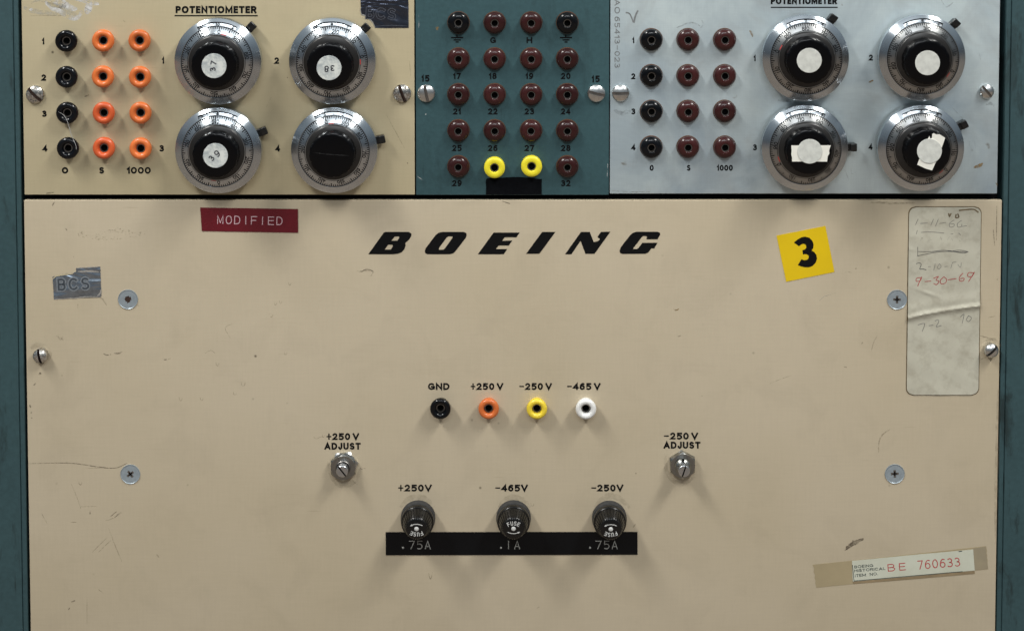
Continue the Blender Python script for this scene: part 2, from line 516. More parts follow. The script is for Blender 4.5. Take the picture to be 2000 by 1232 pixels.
def letter_ribbons(s, w, h, t, gap, thin_signs=False, cap=True):
    """text laid out in a box w by h centred on the origin, y up"""
    ws = [GL[c][0] for c in s]
    def total(k): return sum(max(a * k, t) if c != ' ' else a * k for a, c in zip(ws, s)) + gap * (len(s) - 1)
    lo, hi = .01 * h, 12 * h
    for _ in range(50):
        k = (lo + hi) / 2
        if total(k) > w: hi = k
        else: lo = k
    out, x = [], -w / 2
    if len(s) == 1 and ws[0] == 0: x = -t / 2
    for c, a in zip(s, ws):
        cw = max(a * k, t) if c != ' ' else a * k
        for st in GL[c][1]:
            closed = isinstance(st, tuple)
            pts = st[1] if closed else st
            tt = t * .72 if (thin_signs and c in '+-') else t
            pp = [(x + t / 2 + px * (cw - t), -h / 2 + t / 2 + py * (h - t)) for px, py in pts]
            out.append(ribbon(pp, tt, closed, cap))
        x += cw + gap
    return out

def put_text(rt, name, s, cx, cy, w, h, t, m, gap=None, rot=0.0, z=.06, lift=0.0, skew=0.0, label=None):
    """lettering on the panel of rt; cx, cy, w, h, t in photo pixels; z in mm above the plane lift (mm)"""
    gap = h * .22 if gap is None else gap
    base = loc_of(rt, cx, cy, lift * MM)
    mb = MB(); a = R_(rot); ca, sa = math.cos(a), math.sin(a)
    for i, (vs, fs) in enumerate(letter_ribbons(s, w, h, t, gap, True)):
        co = []
        for v in vs:
            x, y = v.x + skew * v.y, v.y
            p = loc_of(rt, cx + x * ca - y * sa, cy - (x * sa + y * ca), lift * MM) - base
            co.append((p.x, p.y, (z + .006 * (i % 7)) * MM))
        mb.add(co, fs, m)
    return link(name, mb.mesh(name), rt, base, label=label)

def stroke_on(mb, rt, pts, t, m, z=.05, lift=0.0, taper=True, jit=0.0, origin=None):
    """a mark drawn on the plane of rt along pixel points"""
    o = origin or Vector((0, 0, 0))
    pts = catmull(pts) if len(pts) > 2 else [tuple(Vector(pts[0]).lerp(Vector(pts[1]), i / 5)) for i in range(6)]
    if jit: pts = [(x + random.uniform(-jit, jit), y + random.uniform(-jit, jit)) for x, y in pts]
    vs, fs = ribbon(pts, t, False, False, taper)
    co = []
    for v in vs:
        p = loc_of(rt, v.x, v.y, lift * MM) - o
        co.append((p.x, p.y, p.z + z * MM))
    mb.add(co, [f[::-1] for f in fs], m)

def catmull(p, n=7):
    p = [Vector(a) for a in p]
    out = []
    for i in range(len(p) - 1):
        a, b, c, d = p[max(i - 1, 0)], p[i], p[i + 1], p[min(i + 2, len(p) - 1)]
        for k in range(n):
            u = k / n
            out.append(tuple(.5 * (2 * b + (c - a) * u + (2 * a - 5 * b + 4 * c - d) * u * u + (3 * b - a - 3 * c + d) * u ** 3)))
    out.append(tuple(p[-1]))
    return out

# ------------------------------------------------------------------ the rack
X = lambda px, py=390: P(px, py)[0]
rack = root('equipment_rack', 41.6, 1959.5, 1330, 'teal painted steel rack whose scuffed uprights frame the instrument panels', 'rack')
zb, zt = P(1000, 1330)[1], P(1000, -110)[1]
hgt = zt - zb
def upright(side):
    mb = MB()
    inner = X(41.3) if side < 0 else X(1959.8)
    d = -1 if side < 0 else 1
    lo = lambda a, b: (min(a, b), max(a, b))
    a, b = lo(inner + d * .0026, inner + d * .055)
    box(mb, a, b, -.02, hgt, -.06, .0006, 'teal_rack_paint', .0006, 3)
    a, b = lo(inner, inner + d * .00245)
    box(mb, a, b, -.02, hgt, -.05, .0001, 'teal_rack_paint', .0005, 3)
    box(mb, inner + d * .0005 - .0004, inner + d * .0035, -.02, hgt, -.05, -.002, 'teal_rack_paint')
    link('upright', mb.mesh('upright', 40), rack)
rack_x = rack.location.x
_X = X
X = lambda px, py=390: P(px, py)[0] - rack_x
upright(-1); upright(1)
mb = MB()
box(mb, X(41), X(1960), -.02, hgt, -.016, -.012, 'cavity_black')
link('mounting_frame', mb.mesh('mounting_frame'), rack)

# ------------------------------------------------------------------ panels
def panel(name, px0, px1, pyt, pyb, m, label, pref, marks=(), thick=3.2):
    rt = root(name, px0, px1, pyb, label, 'instrument panel')
    a, b = loc_of(rt, px0, pref), loc_of(rt, px1, pref)
    top = loc_of(rt, (px0 + px1) / 2, pyt)
    mb = MB()
    box(mb, a.x, b.x, 0, top.y, -thick * MM, 0, m, .00035, 3)
    for i, (pts, t, mm, j) in enumerate(marks):
        stroke_on(mb, rt, pts, t, mm, z=.012 + .0022 * (i % 12), jit=j)
    link('face_plate', mb.mesh('face_plate', 35), rt)
    return rt

random.seed(3)
cream_marks = [
 ([(88, 2), (100, 16), (120, 24), (138, 35), (152, 34), (160, 22)], 10, 'white_smear', .8),
 ([(96, 0), (118, 6), (134, 14), (150, 20)], 14, 'white_smear', 1.0),
 ([(168, -3), (174, 8), (172, 20), (168, 27)], 14, 'white_smear', .8),
 ([(140, -3), (165, 2), (182, 6), (193, 9)], 10, 'white_smear', .6),
 ([(46, 14), (60, 20), (90, 26), (130, 30)], 9, 'pale_smear', .8),
 ([(110, 14), (130, 22), (150, 30)], 12, 'pale_smear', .8),
 ([(92, 6), (104, 10), (118, 13), (128, 13)], 9, 'metal_scuff', 1.0),
 ([(60, 6), (75, 1), (86, 4)], 5, 'pale_smear', .6), ([(58, 18), (64, 20)], 6, 'white_smear', .3),
 ([(165, 189), (174, 186)], 2.2, 'dark_scuff', .2), ([(60, 31), (90, 31), (125, 31)], 1.4, 'faint_scuff', .2),
 ([(128, 262), (132, 268)], 1.4, 'faint_scuff', .1), ([(240, 40), (245, 44)], 2, 'faint_scuff', .2),
 ([(755, 225), (790, 290)], 1.3, 'faint_scuff', .2), ([(700, 120), (706, 128)], 1.5, 'dark_scuff', .2),
 ([(800, 120), (802, 150)], 1.2, 'faint_scuff', .1), ([(90, 378), (105, 376)], 2.5, 'dark_scuff', .3), ([(560, 150), (562, 153)], 2, 'dark_scuff', .1),
 ([(795, 318), (797, 320)], 2.2, 'dark_scuff', .1), ([(520, 210), (530, 190)], 1.3, 'faint_scuff', .1)]
pa = panel('potentiometer_panel', 45, 809.6, -90, 380.5, 'olive_cream_paint', 'yellowish cream metal panel with orange and black jacks beside four silver dials', 200, cream_marks)
pb = panel('jack_panel', 812.2, 1189.6, -90, 381.0, 'teal_panel_paint', 'teal painted jack panel between the cream and the bare metal dial panels', 200,
           [([(852, 54), (856, 57)], 7, 'brown_stain', .4), ([(830, 224), (833, 223)], 2, 'white_smear', .1), ([(818, 30), (818, 55)], 1, 'white_smear', .3), ([(816, 345), (826, 352)], 1.2, 'white_smear', .2), ([(1187, 320), (1186, 345)], 1.4, 'white_smear', .2)])
alu_marks = [([(1464, 60), (1468, 66), (1470, 73)], 4, 'brown_stain', .3), ([(1697, 162), (1706, 157)], 4, 'brown_stain', .3), ([(1902, 328), (1912, 324), (1920, 320)], 6, 'brown_stain', .5),
 ([(1838, 0), (1848, 14), (1862, 5)], 2.2, 'metal_scuff', .2), ([(1650, 332), (1658, 352)], 1.2, 'metal_scuff', .1), ([(1662, 330), (1664, 340), (1672, 336)], 1.2, 'metal_scuff', .2),
 ([(1893, 276), (1893, 290)], 1.1, 'metal_scuff', .1), ([(1904, 276), (1905, 290)], 1.1, 'metal_scuff', .1), ([(1905, 110), (1912, 104), (1915, 118)], 1.2, 'metal_scuff', .2),
 ([(1855, 205), (1880, 232)], 1.2, 'metal_scuff', .2),
 ([(1370, 40), (1374, 48), (1368, 55)], 3, 'metal_scuff', .4), ([(1320, 55), (1350, 45), (1368, 52)], 3, 'metal_scuff', .8), ([(1200, 215), (1215, 222), (1235, 215)], 8, 'metal_scuff', 1.2),
 ([(1945, 357), (1948, 362)], 3, 'brown_stain', .2), ([(1925, 205), (1935, 202), (1942, 208)], 5, 'metal_scuff', .6), ([(1195, 372), (1230, 375), (1270, 374)], 2, 'faint_scuff', .4), ([(1520, 195), (1560, 200)], 7, 'metal_scuff', 1.0)]
pc = panel('potentiometer_panel', 1191.6, 1950.3, -90, 378.5, 'brushed_aluminium', 'bare brushed aluminium panel with maroon and black jacks beside four silver dials', 200, alu_marks)
U = lambda x, y, s=4: ([(x - s * .8, y - s), (x - s * .6, y + s * .3), (x, y + s * .8), (x + s * .6, y + s * .2), (x + s * .7, y - s * .6)], 1.6, 'faint_scuff', .1)
low_marks = [
 ([(56, 905), (110, 903.5), (150, 905), (190, 911), (225, 913.5), (250, 903)], 1.7, 'dark_scuff', 0),
 ([(168, 914), (200, 913), (222, 914)], 1.2, 'faint_scuff', 0),
 ([(202, 690), (207, 693), (213, 693)], 2.4, 'dark_scuff', .3), ([(223, 690), (230, 690), (239, 687)], 2.6, 'dark_scuff', .3), ([(215, 692), (217, 692)], 2, 'dark_scuff', 0),
 ([(320, 703), (326, 701)], 2.4, 'dark_scuff', .3), ([(328, 702), (334, 699)], 1.8, 'faint_scuff', .3),
 ([(697, 528), (706, 530), (716, 526), (728, 530), (724, 540)], 2.0, 'dark_scuff', .5), ([(708, 527), (722, 529)], 4, 'faint_scuff', .6),
 ([(1652, 1071), (1664, 1062), (1672, 1058), (1686, 1051)], 8, 'soft_smudge', .8), ([(1650, 1074), (1668, 1063)], 3, 'soft_smudge', .4),
 ([(1716, 884), (1717, 862), (1724, 848), (1738, 838)], 3.0, 'faint_scuff', .3),
 ([(1600, 588), (1610, 579), (1632, 572)], 1.2, 'pale_smear', .2), ([(1503, 749), (1520, 742), (1545, 733)], 1.1, 'faint_scuff', .1),
 ([(1683, 672), (1685, 668)], 2.2, 'dark_scuff', .2), ([(1648, 716), (1654, 717)], 2, 'dark_scuff', .2), ([(1701, 688), (1706, 670), (1714, 654)], 1.6, 'faint_scuff', .3), ([(1322, 658), (1330, 655)], 2, 'dark_scuff', .2),
 ([(1370, 773), (1372, 773)], 2.6, 'dark_scuff', 0), ([(1241, 924), (1243, 924)], 2.8, 'dark_scuff', 0), ([(1316, 603), (1320, 606), (1326, 603)], 2.4, 'brown_stain', .4),
 ([(703, 914), (708, 916)], 2, 'dark_scuff', .2), ([(706, 911), (714, 915)], 1.6, 'dark_scuff', .2),
 ([(216, 1008), (228, 998)], 1.6, 'dark_scuff', .1), ([(224, 1010), (236, 999)], 1.4, 'dark_scuff', .1), ([(206, 1016), (222, 1011), (238, 1000)], 1.4, 'faint_scuff', .2),
 ([(180, 1078), (208, 1050)], 1.4, 'faint_scuff', .1), ([(192, 1078), (216, 1055)], 1.4, 'faint_scuff', .1), ([(212, 1030), (225, 1065), (238, 1096)], 1.4, 'faint_scuff', .1),
 ([(138, 942), (150, 970), (158, 993)], 1.3, 'faint_scuff', .1), ([(158, 989), (190, 988)], 1.3, 'faint_scuff', .1), ([(138, 1019), (150, 1019)], 2, 'faint_scuff', .1), ([(176, 998), (176, 1004)], 1.8, 'dark_scuff', .1),
 ([(139, 1175), (147, 1172)], 2.6, 'dark_scuff', .2), ([(134, 1190), (136, 1186)], 2, 'dark_scuff', .2), ([(192, 1150), (202, 1158)], 1.6, 'faint_scuff', .2), ([(170, 1165), (170, 1220)], 1.1, 'faint_scuff', .1), ([(80, 1000), (92, 1022)], 1.2, 'faint_scuff', .2),
 ([(76, 728), (80, 731)], 5, 'dark_scuff', .4), ([(66, 752), (70, 748)], 2.6, 'dark_scuff', .3), ([(60, 805), (62, 806)], 4, 'dark_scuff', .1), ([(62, 815), (62, 817)], 3, 'dark_scuff', .1), ([(58, 790), (60, 796)], 3, 'dark_scuff', .2), ([(120, 733), (122, 733)], 2.6, 'dark_scuff', .1),
 ([(102, 402), (106, 395)], 2.4, 'dark_scuff', .3), ([(128, 446), (131, 450)], 2.2, 'dark_scuff', .2), ([(143, 500), (145, 506)], 1.8, 'faint_scuff', .1), ([(110, 656), (118, 660), (124, 664)], 2.6, 'faint_scuff', .4),
 ([(155, 452), (170, 462), (210, 466), (245, 467)], 7, 'speckle', 1.5), ([(185, 456), (230, 450), (262, 458), (290, 452)], 10, 'speckle', 2), ([(152, 455), (155, 462)], 1.6, 'faint_scuff', .3),
 ([(152, 593), (152, 603)], 1.4, 'faint_scuff', .2), ([(192, 578), (200, 584), (208, 596)], 3, 'faint_scuff', .5), ([(270, 595), (271, 598)], 1.6, 'faint_scuff', .1),
 ([(1947, 402), (1946, 470)], 1.6, 'dark_scuff', .2), ([(1940, 448), (1943, 480)], 1.6, 'dark_scuff', .2), ([(1947, 545), (1949, 546)], 2.6, 'dark_scuff', .1), ([(1912, 655), (1938, 662)], 1.4, 'dark_scuff', .2), ([(1930, 620), (1944, 617)], 2, 'faint_scuff', .2),
 ([(1915, 702), (1935, 692)], 2.6, 'faint_scuff', .4), ([(1650, 532), (1658, 531), (1664, 533)], 2, 'faint_scuff', .2), ([(1670, 525), (1673, 524)], 2.6, 'dark_scuff', .1),
 ([(1700, 395), (1745, 397), (1790, 396)], 4, 'faint_scuff', .8), ([(980, 393), (996, 398)], 2.4, 'dark_scuff', .2),
 ([(837, 1118), (841, 1130), (845, 1116)], 2, 'faint_scuff', .3), ([(1048, 1187), (1054, 1184)], 1.6, 'faint_scuff', .1), ([(1236, 1030), (1241, 1023)], 1.8, 'dark_scuff', .1), ([(306, 1082), (311, 1088)], 2.6, 'faint_scuff', .3),
 ([(782, 990), (796, 975), (814, 970), (834, 975), (848, 992)], 11, 'grime', .6), ([(974, 990), (986, 976), (1003, 970), (1022, 976), (1036, 990)], 10, 'grime', .6), ([(1162, 990), (1176, 974), (1193, 968), (1212, 974), (1230, 992)], 12, 'grime', .6), ([(640, 900), (648, 930), (668, 948), (694, 938), (704, 912)], 10, 'grime', .6), ([(1300, 890), (1304, 925), (1330, 945), (1358, 930)], 9, 'grime', .6), ([(60, 680), (74, 674), (94, 684), (96, 704)], 12, 'grime', .6), ([(1920, 670), (1938, 664), (1955, 676)], 10, 'grime', .6), ([(1950, 760), (1947, 900), (1944, 1060)], 8, 'grime', .8), ([(450, 660), (440, 640), (455, 632)], 1.4, 'faint_scuff', .3), ([(420, 690), (412, 684), (400, 690)], 1.2, 'faint_scuff', .3),
 ([(690, 940), (698, 946)], 2, 'faint_scuff', .2), ([(612, 852), (618, 856), (634, 850)], 1.6, 'faint_scuff', .2)] + \
 [U(425, 711), U(475, 750, 5), U(353, 779), U(394, 779, 3.5), U(459, 768), U(558, 690, 3.5), U(538, 593, 3), U(548, 590, 3), U(530, 616, 4), U(566, 554, 3.5), U(118, 659, 5), U(157, 943, 4), U(1040, 985, 4), U(632, 851, 3)]
pd = panel('power_supply_panel', 46.6, 1957, 391.2, 1320, 'cream_paint', 'large cream power supply panel with black maker lettering, four jacks and three fuse caps', 391, low_marks)

# ------------------------------------------------------------------ printed lettering
def txt(rt, s, cx, cy, w, h, t, m='ink_black', **k):
    name = 'printed_number' if s.strip('+-V .').replace(' ', '').isdigit() else ('printed_letter' if len(s) == 1 else 'printed_word')
    return put_text(rt, name, s, cx, cy, w, h, t, m, **k)
for i, y in enumerate((81, 152, 222.5, 290)):
    txt(pa, str(i + 1), 84.5 + i * 1.1, y, (4.6, 9, 9, 9.6)[i], 12.5, 3.3)
txt(pa, 'O', 127, 333, 12.5, 12.5, 3.5); txt(pa, 'S', 198.5, 333, 9.5, 12.8, 3.4); txt(pa, '1000', 271, 333, 47, 13, 3.2, gap=1.8)
for s, x, y in (('1', 318.6, 118.5), ('2', 540.5, 119), ('3', 315.8, 290), ('4', 542.5, 290)):
    txt(pa, s, x, y, 4.6 if s == '1' else 9.2, 12.8, 3.3)
txt(pa, 'POTENTIOMETER', 422, 19.5, 158, 14.2, 3.8, gap=1.6)
def rule(rt, x0, x1, y, t):
    o = loc_of(rt, (x0 + x1) / 2, y); mb = MB()
    a, b = loc_of(rt, x0, y - t / 2) - o, loc_of(rt, x1, y + t / 2) - o
    mb.add([(a.x, b.y, .00006), (b.x, b.y, .00006), (b.x, a.y, .00006), (a.x, a.y, .00006)], [(0, 1, 2, 3)], 'ink_black')
    link('underline', mb.mesh('underline'), rt, o)
rule(pa, 341, 503.5, 31.3, 2.6)
CX = (895, 966, 1037, 1108)
for s, x, y in (('G', 963, 79), ('H', 1034, 79)): txt(pb, s, x, y, 11.5, 11.8, 2.8)
for r, y in enumerate((149, 218, 289.5, 358)):
    for c in range(4):
        n = 17 + 4 * r + c
        if n in (30, 31): continue
        s = str(n)
        txt(pb, s, (892.5, 962.5, 1034, 1105)[c], y, 15 if '1' in s else 18.5, 12.0, 2.75, gap=1.8)
txt(pb, '15', 831, 153.5, 15.5, 13, 3.0, gap=2.2); txt(pb, '15', 1163.5, 154.5, 15.5, 13, 3.0, gap=2.2)
for x in (893, 1105.5):
    mb = MB(); o = loc_of(pb, x, 76)
    for x0, x1, y in ((-12, 12, 74), (-7, 7, 78.5), (-3, 3, 82.5)):
        stroke_on(mb, pb, [(x + x0, y), (x + x1, y)], 2.6, 'ink_black', .06, taper=False, origin=o)
    stroke_on(mb, pb, [(x - .5, 68.5), (x - .5, 74)], 2.4, 'ink_black', .064, taper=False, origin=o)
    link('printed_ground_symbol', mb.mesh('printed_ground_symbol'), pb, o)
for i, y in enumerate((79, 149.5, 218, 288)):
    txt(pc, str(i + 1), 1237, y, (4.0, 7.8, 7.8, 8.4)[i], 11.7, 2.8)
txt(pc, '0', 1272.8, 328, 7.8, 11.4, 2.7); txt(pc, 'S', 1345, 328, 6.8, 11.4, 2.6); txt(pc, '1000', 1415.8, 328, 31, 11.4, 2.7, gap=1.1)
for s, x, y in (('1', 1474, 114), ('3', 1474.5, 288), ('2', 1701, 113), ('4', 1700.3, 287)):
    txt(pc, s, x, y, 4 if s == '1' else 7.8, 11.7, 2.8)
txt(pc, 'POTENTIOMETER', 1570, 2.5, 129, 12.6, 3.4, gap=1.2); rule(pc, 1505.5, 1636, 15, 2.2)
txt(pc, 'BAO 65413-023', 1205.5, 60, 146, 10.5, 1.7, m='stamped_grey', gap=2.6, rot=-90)
mb = MB(); o = loc_of(pc, 1236, 32)
stroke_on(mb, pc, [(1222, 25), (1230, 28), (1237, 44)], 2.6, 'stamped_grey', .05, origin=o, taper=False)
stroke_on(mb, pc, [(1238, 45), (1241, 32), (1246, 21)], 3.4, 'stamped_grey', .055, origin=o, taper=False)
link('check_mark', mb.mesh('check_mark'), pc, o)
for s, x, y, w in (('GND', 857, 754.3, 40), ('+250 V', 951, 754.3, 62), ('-250 V', 1046, 754.3, 62), ('-465 V', 1140, 754.3, 64),
                   ('+250 V', 669.5, 852, 62), ('ADJUST', 669, 870.8, 69), ('-250 V', 1330, 851, 65), ('ADJUST', 1332, 868.8, 70),
                   ('+250V', 810.5, 952.3, 64), ('-465V', 999, 952.3, 62), ('-250V', 1186, 952.3, 61)):
    txt(pd, s, x, y, w + 2, 13.4, 3.3, gap=1.9)

# maker lettering: six slanted block letters, outlines traced from the photograph (px of a 3.226x enlargement at 700, 430)
MK = [
 [[(62, 215), (160, 78), (172, 74), (318, 74), (334, 84), (334, 100), (322, 120), (296, 144), (298, 160), (290, 184), (272, 203), (248, 212), (220, 215)],
  [(208, 129), (230, 103), (256, 103), (258, 110), (246, 129)], [(166, 185), (188, 155), (214, 155), (218, 163), (206, 183), (200, 185)]],
 [[(418, 196), (424, 176), (488, 92), (504, 80), (526, 74), (664, 74), (680, 82), (682, 96), (676, 112), (612, 196), (596, 210), (574, 215), (436, 215), (422, 208)],
  [(506, 182), (514, 166), (558, 108), (568, 102), (594, 103), (592, 112), (546, 176), (536, 185), (510, 186)]],
 [[(752, 215), (852, 78), (1016, 78), (996, 108), (922, 108), (906, 130), (970, 128), (948, 160), (884, 160), (866, 182), (938, 182), (916, 215)]],
 [[(1056, 212), (1158, 74), (1242, 74), (1140, 212)]],
 [[(1302, 215), (1402, 74), (1458, 74), (1482, 138), (1508, 132), (1520, 124), (1520, 116), (1508, 110), (1508, 102), (1528, 74), (1588, 72), (1488, 212), (1430, 212), (1400, 130), (1342, 215)]],
 [[(1645, 196), (1652, 172), (1712, 94), (1730, 80), (1752, 73), (1884, 73), (1900, 80), (1901, 92), (1884, 121), (1814, 121), (1818, 106), (1812, 100), (1796, 100), (1786, 106), (1734, 174), (1730, 181), (1754, 182), (1764, 176), (1788, 143), (1885, 142), (1864, 178), (1846, 178), (1826, 204), (1806, 212), (1664, 213), (1650, 208)]]]
for loops in MK:
    bm = bmesh.new()
    pts = [[(700 + x / 3.2258, 430 + y / 3.2258) for x, y in lp] for lp in loops]
    cx = sum(p[0] for p in pts[0]) / len(pts[0]); cy = sum(p[1] for p in pts[0]) / len(pts[0])
    o = loc_of(pd, cx, cy)
    edges = []
    for lp in pts:
        vs = [bm.verts.new(((loc_of(pd, *p) - o).x, (loc_of(pd, *p) - o).y, .00007)) for p in lp]
        edges += [bm.edges.new((vs[i], vs[(i + 1) % len(vs)])) for i in range(len(vs))]
    bmesh.ops.triangle_fill(bm, use_beauty=True, use_dissolve=False, edges=edges)
    for f in bm.faces:
        f.normal_update()
        if f.normal.z < 0: f.normal_flip()
    me = bpy.data.meshes.new('maker_letter'); bm.to_mesh(me); bm.free(); me.materials.append(MATS['ink_black'])
    link('maker_letter', me, pd, o)

# ------------------------------------------------------------------ jacks
def jack_mesh(kind, m):
    mb = MB()
    if kind == 'tall':
        pr = [(4.5, -.3), (4.6, .4), (4.75, 1.3), (5.2, 2.4), (5.42, 3.1), (5.5, 3.8), (5.40, 4.5), (5.05, 5.1), (4.5, 5.45), (3.9, 5.6), (3.3, 5.5), (2.75, 5.15), (2.4, 4.5), (2.2, 3.8), (2.15, .6)]
    elif kind == 'ring':
        pr = [(4.3, -.3), (4.4, .4), (4.5, 1.5), (4.95, 2.9), (5.14, 3.8), (5.16, 4.5), (5.05, 5.1), (4.68, 5.6), (4.2, 5.82), (3.6, 5.85), (3.0, 5.7), (2.55, 5.3), (2.35, 4.7), (2.3, .6)]
    elif kind == 'flat':
        pr = [(5.1, -.3), (5.2, .6), (5.22, 3.0), (5.15, 3.5), (4.95, 3.75), (4.0, 4.0), (2.5, 4.1), (2.3, 3.95), (2.2, 3.5), (2.15, .5)]
    else:
        pr = [(5.1, .5), (5.3, 1.0), (5.32, 1.7), (5.2, 2.3), (4.85, 2.95), (4.25, 3.4), (3.4, 3.75), (2.5, 3.95), (2.15, 3.92), (2.0, 3.75), (1.95, .4)]
    lathe(mb, pr, m, 44)
    me = mb.mesh('jack_body', 50)
    sl = MB()
    r = 1.95 if kind == 'dome' else 2.08
    lathe(sl, [(r, 3.0 if kind in ('dome', 'flat') else 3.4), (r - .35, 3.0 if kind in ('dome', 'flat') else 3.4), (r - .38, .8)], 'sleeve_metal', 28)
    lathe(sl, [(r - .36, .8), (.4, .78)], 'hole_black', 28, cap=True)
    return me, sl.mesh('contact_sleeve', 40)
wsh = MB(); lathe(wsh, [(5.62, -.1), (5.64, .5), (5.5, .85), (4.9, .95)], 'amber_washer', 44); WASHER = wsh.mesh('washer', 50)
JM = {}
def jack(rt, px, py, kind, m, label=None, h=5.0, washer=False, scale=1.0):
    if (kind, m) not in JM: JM[(kind, m)] = jack_mesh(kind, m)
    b, s = JM[(kind, m)]
    p = loc_of(rt, px, py, h * MM); p.z = 0
    o = link('banana_jack', b, rt, p, (random.gauss(0, .014), random.gauss(0, .014), random.uniform(0, 6)), label)
    o.scale = (scale, scale, 1)
    link('contact_sleeve', s, o)
    if washer: link('washer', WASHER, o)
    return o
rows = ((128, 81, 199.6, 80.5, 271.3, 80.3), (128.5, 151.6, 199.8, 151, 272, 151.5), (129.5, 222, 201, 221.7, 273, 221.5), (131, 291, 201.6, 290.7, 273, 291.5))
for i, r in enumerate(rows):
    jack(pa, r[0], r[1], 'tall', 'black_plastic', 'black jack', 5.5)
    jack(pa, r[2], r[3], 'tall', 'orange_plastic' if i < 2 else 'red_orange_plastic', 'orange jack' if i < 2 else 'red orange jack', 5.5)
    jack(pa, r[4], r[5], 'tall', 'orange_plastic', 'orange jack', 5.5)
for r, y in enumerate((46.2, 116.8, 186.8, 257.5, 328)):
    for c, x in enumerate((895, 966, 1037.5, 1108.3)):
        if r == 4 and c in (1, 2):
            jack(pb, (965.8, 1038.3)[c - 1], (328.7, 326)[c - 1], 'flat', 'yellow_plastic', 'flat yellow jack', 4)
        elif r == 0 and c in (0, 3):
            jack(pb, x, y, 'dome', 'black_plastic', 'black jack', 4, True)
        else:
            jack(pb, x, y, 'dome', 'maroon_plastic', 'maroon jack', 4, True)
for y in (79.5, 150, 219.8, 289.8):
    jack(pc, 1273, y, 'dome', 'black_plastic', 'black jack', 4, True, 1.02)
    jack(pc, 1344.8, y, 'dome', 'maroon_plastic', 'maroon jack', 4, True, 1.02)
    jack(pc, 1416.8, y, 'dome', 'maroon_plastic', 'maroon jack', 4, True, 1.02)
for x, m, l in ((860.2, 'black_plastic', 'black jack'), (954.3, 'orange_plastic', 'orange jack'), (1048.8, 'bright_yellow_plastic', 'yellow jack'), (1144.8, 'white_plastic', 'white jack')):
    jack(pd, x, 799.8, 'ring', m, l, 5.7)

# ------------------------------------------------------------------ screws
def slot_screw(rt, px, py, R, H, m, rot, skirt=.5, dome=True):
    mb = MB()
    slotted(mb, R, H, R * .17, H * .55, 0, m, 'rust' if 'tarn' in m else 'sleeve_metal', dome, skirt)
    p = loc_of(rt, px, py, H * MM); p.z = 0
    return link('slotted_screw', mb.mesh('slotted_screw', 45), rt, p, (0, 0, R_(rot)), )
slot_screw(pa, 66.5, 186, 4.5, 2.6, 'tarnished_screw', 45); slot_screw(pa, 785, 184, 4.5, 2.6, 'tarnished_screw', 20)
slot_screw(pb, 832.3, 184, 4.4, 2.6, 'nickel_screw', 12); slot_screw(pb, 1165, 184, 4.4, 2.6, 'nickel_screw', 75)
slot_screw(pc, 1212.6, 183.5, 4.3, 2.8, 'nickel_screw', 90); slot_screw(pc, 1929, 180.5, 3.7, 3.0, 'nickel_screw', 40)
slot_screw(pd, 76, 698, 3.6, 5.0, 'tarnished_screw', 12, 2.4); slot_screw(pd, 1938.6, 687, 3.55, 5.0, 'nickel_screw', -45, 2.4)
wa = MB(); lathe(wa, [(3.9, 0), (3.9, 1.0), (3.4, 1.0)], 'sleeve_metal', 30)

def cross_screw(rt, px, py, rot, rusty):
    bm = bmesh.new()
    N = 40; R = 4.55; a, b = (.60, 1.95) if not rusty else (.95, 1.6)
    oc = [bm.verts.new((R * math.cos(2 * math.pi * i / N) * MM, R * math.sin(2 * math.pi * i / N) * MM, .10 * MM)) for i in range(N)]
    cr = [(b, a), (a, a), (a, b), (-a, b), (-a, a), (-b, a), (-b, -a), (-a, -a), (-a, -b), (a, -b), (a, -a), (b, -a)]
    jt = (lambda: random.uniform(-.22, .22)) if rusty else (lambda: 0)
    ic = [bm.verts.new(((x + jt()) * MM, (y + jt()) * MM, .10 * MM)) for x, y in cr]
    ed = [bm.edges.new((oc[i], oc[(i + 1) % N])) for i in range(N)] + [bm.edges.new((ic[i], ic[(i + 1) % 12])) for i in range(12)]
    bmesh.ops.triangle_fill(bm, use_beauty=True, edges=ed)
    for f in bm.faces:
        f.normal_update()
        if f.normal.z < 0: f.normal_flip()
    bm.verts.index_update()
    mb = MB()
    mb.add([v.co[:] for v in bm.verts], [[v.index for v in f.verts] for f in bm.faces], 'zinc_screw')
    lp = [v.co.copy() for v in ic]; bm.free()
    mb.add([v[:] for v in lp] + [(v.x * .55, v.y * .55, .03 * MM) for v in lp], [((i + 1) % 12, i, 12 + i, 12 + (i + 1) % 12) for i in range(12)], 'rust' if rusty else 'sleeve_metal')
    mb.add([(v.x * .55, v.y * .55, .03 * MM) for v in lp], [tuple(range(12))], 'rust' if rusty else 'hole_black')
    lathe(mb, [(5.0, .0), (4.93, .30), (4.84, .33), (4.55, .10)], 'zinc_screw', N)
    p = loc_of(rt, px, py)
    link('cross_head_screw', mb.mesh('cross_head_screw', 30), rt, p, (0, 0, R_(rot)), 'cross head screw with a rusty stripped recess' if rusty else None)
cross_screw(pd, 250, 584.5, 20, True); cross_screw(pd, 1752, 585, 0, False)
cross_screw(pd, 254.6, 925.5, 38, False); cross_screw(pd, 1747.5, 924.8, 3, False)

# ------------------------------------------------------------------ ten-turn dials
ND = 144
B_PROF = [(21.3, 2.6), (21.42, 3.0), (21.42, 6.6), (21.3, 7.0), (20.95, 7.28), (19.75, 8.08), (17.98, 9.26), (17.84, 9.34), (17.80, 8.7), (17.55, 8.7)]
WSEG = 12
def in_win(i): return i < WSEG or i >= ND - WSEG
mb = MB()
lathe(mb, B_PROF, 'spun_metal', ND, skip=lambda i, k: k == 5 and in_win(i))
BEZEL = mb.mesh('bezel', 22)
def zc(r):  # cone height of bezel and scale
    return 9.30 - (r - 17.5) * .60 if r <= 17.6 else 7.28 + (20.95 - r) * .667
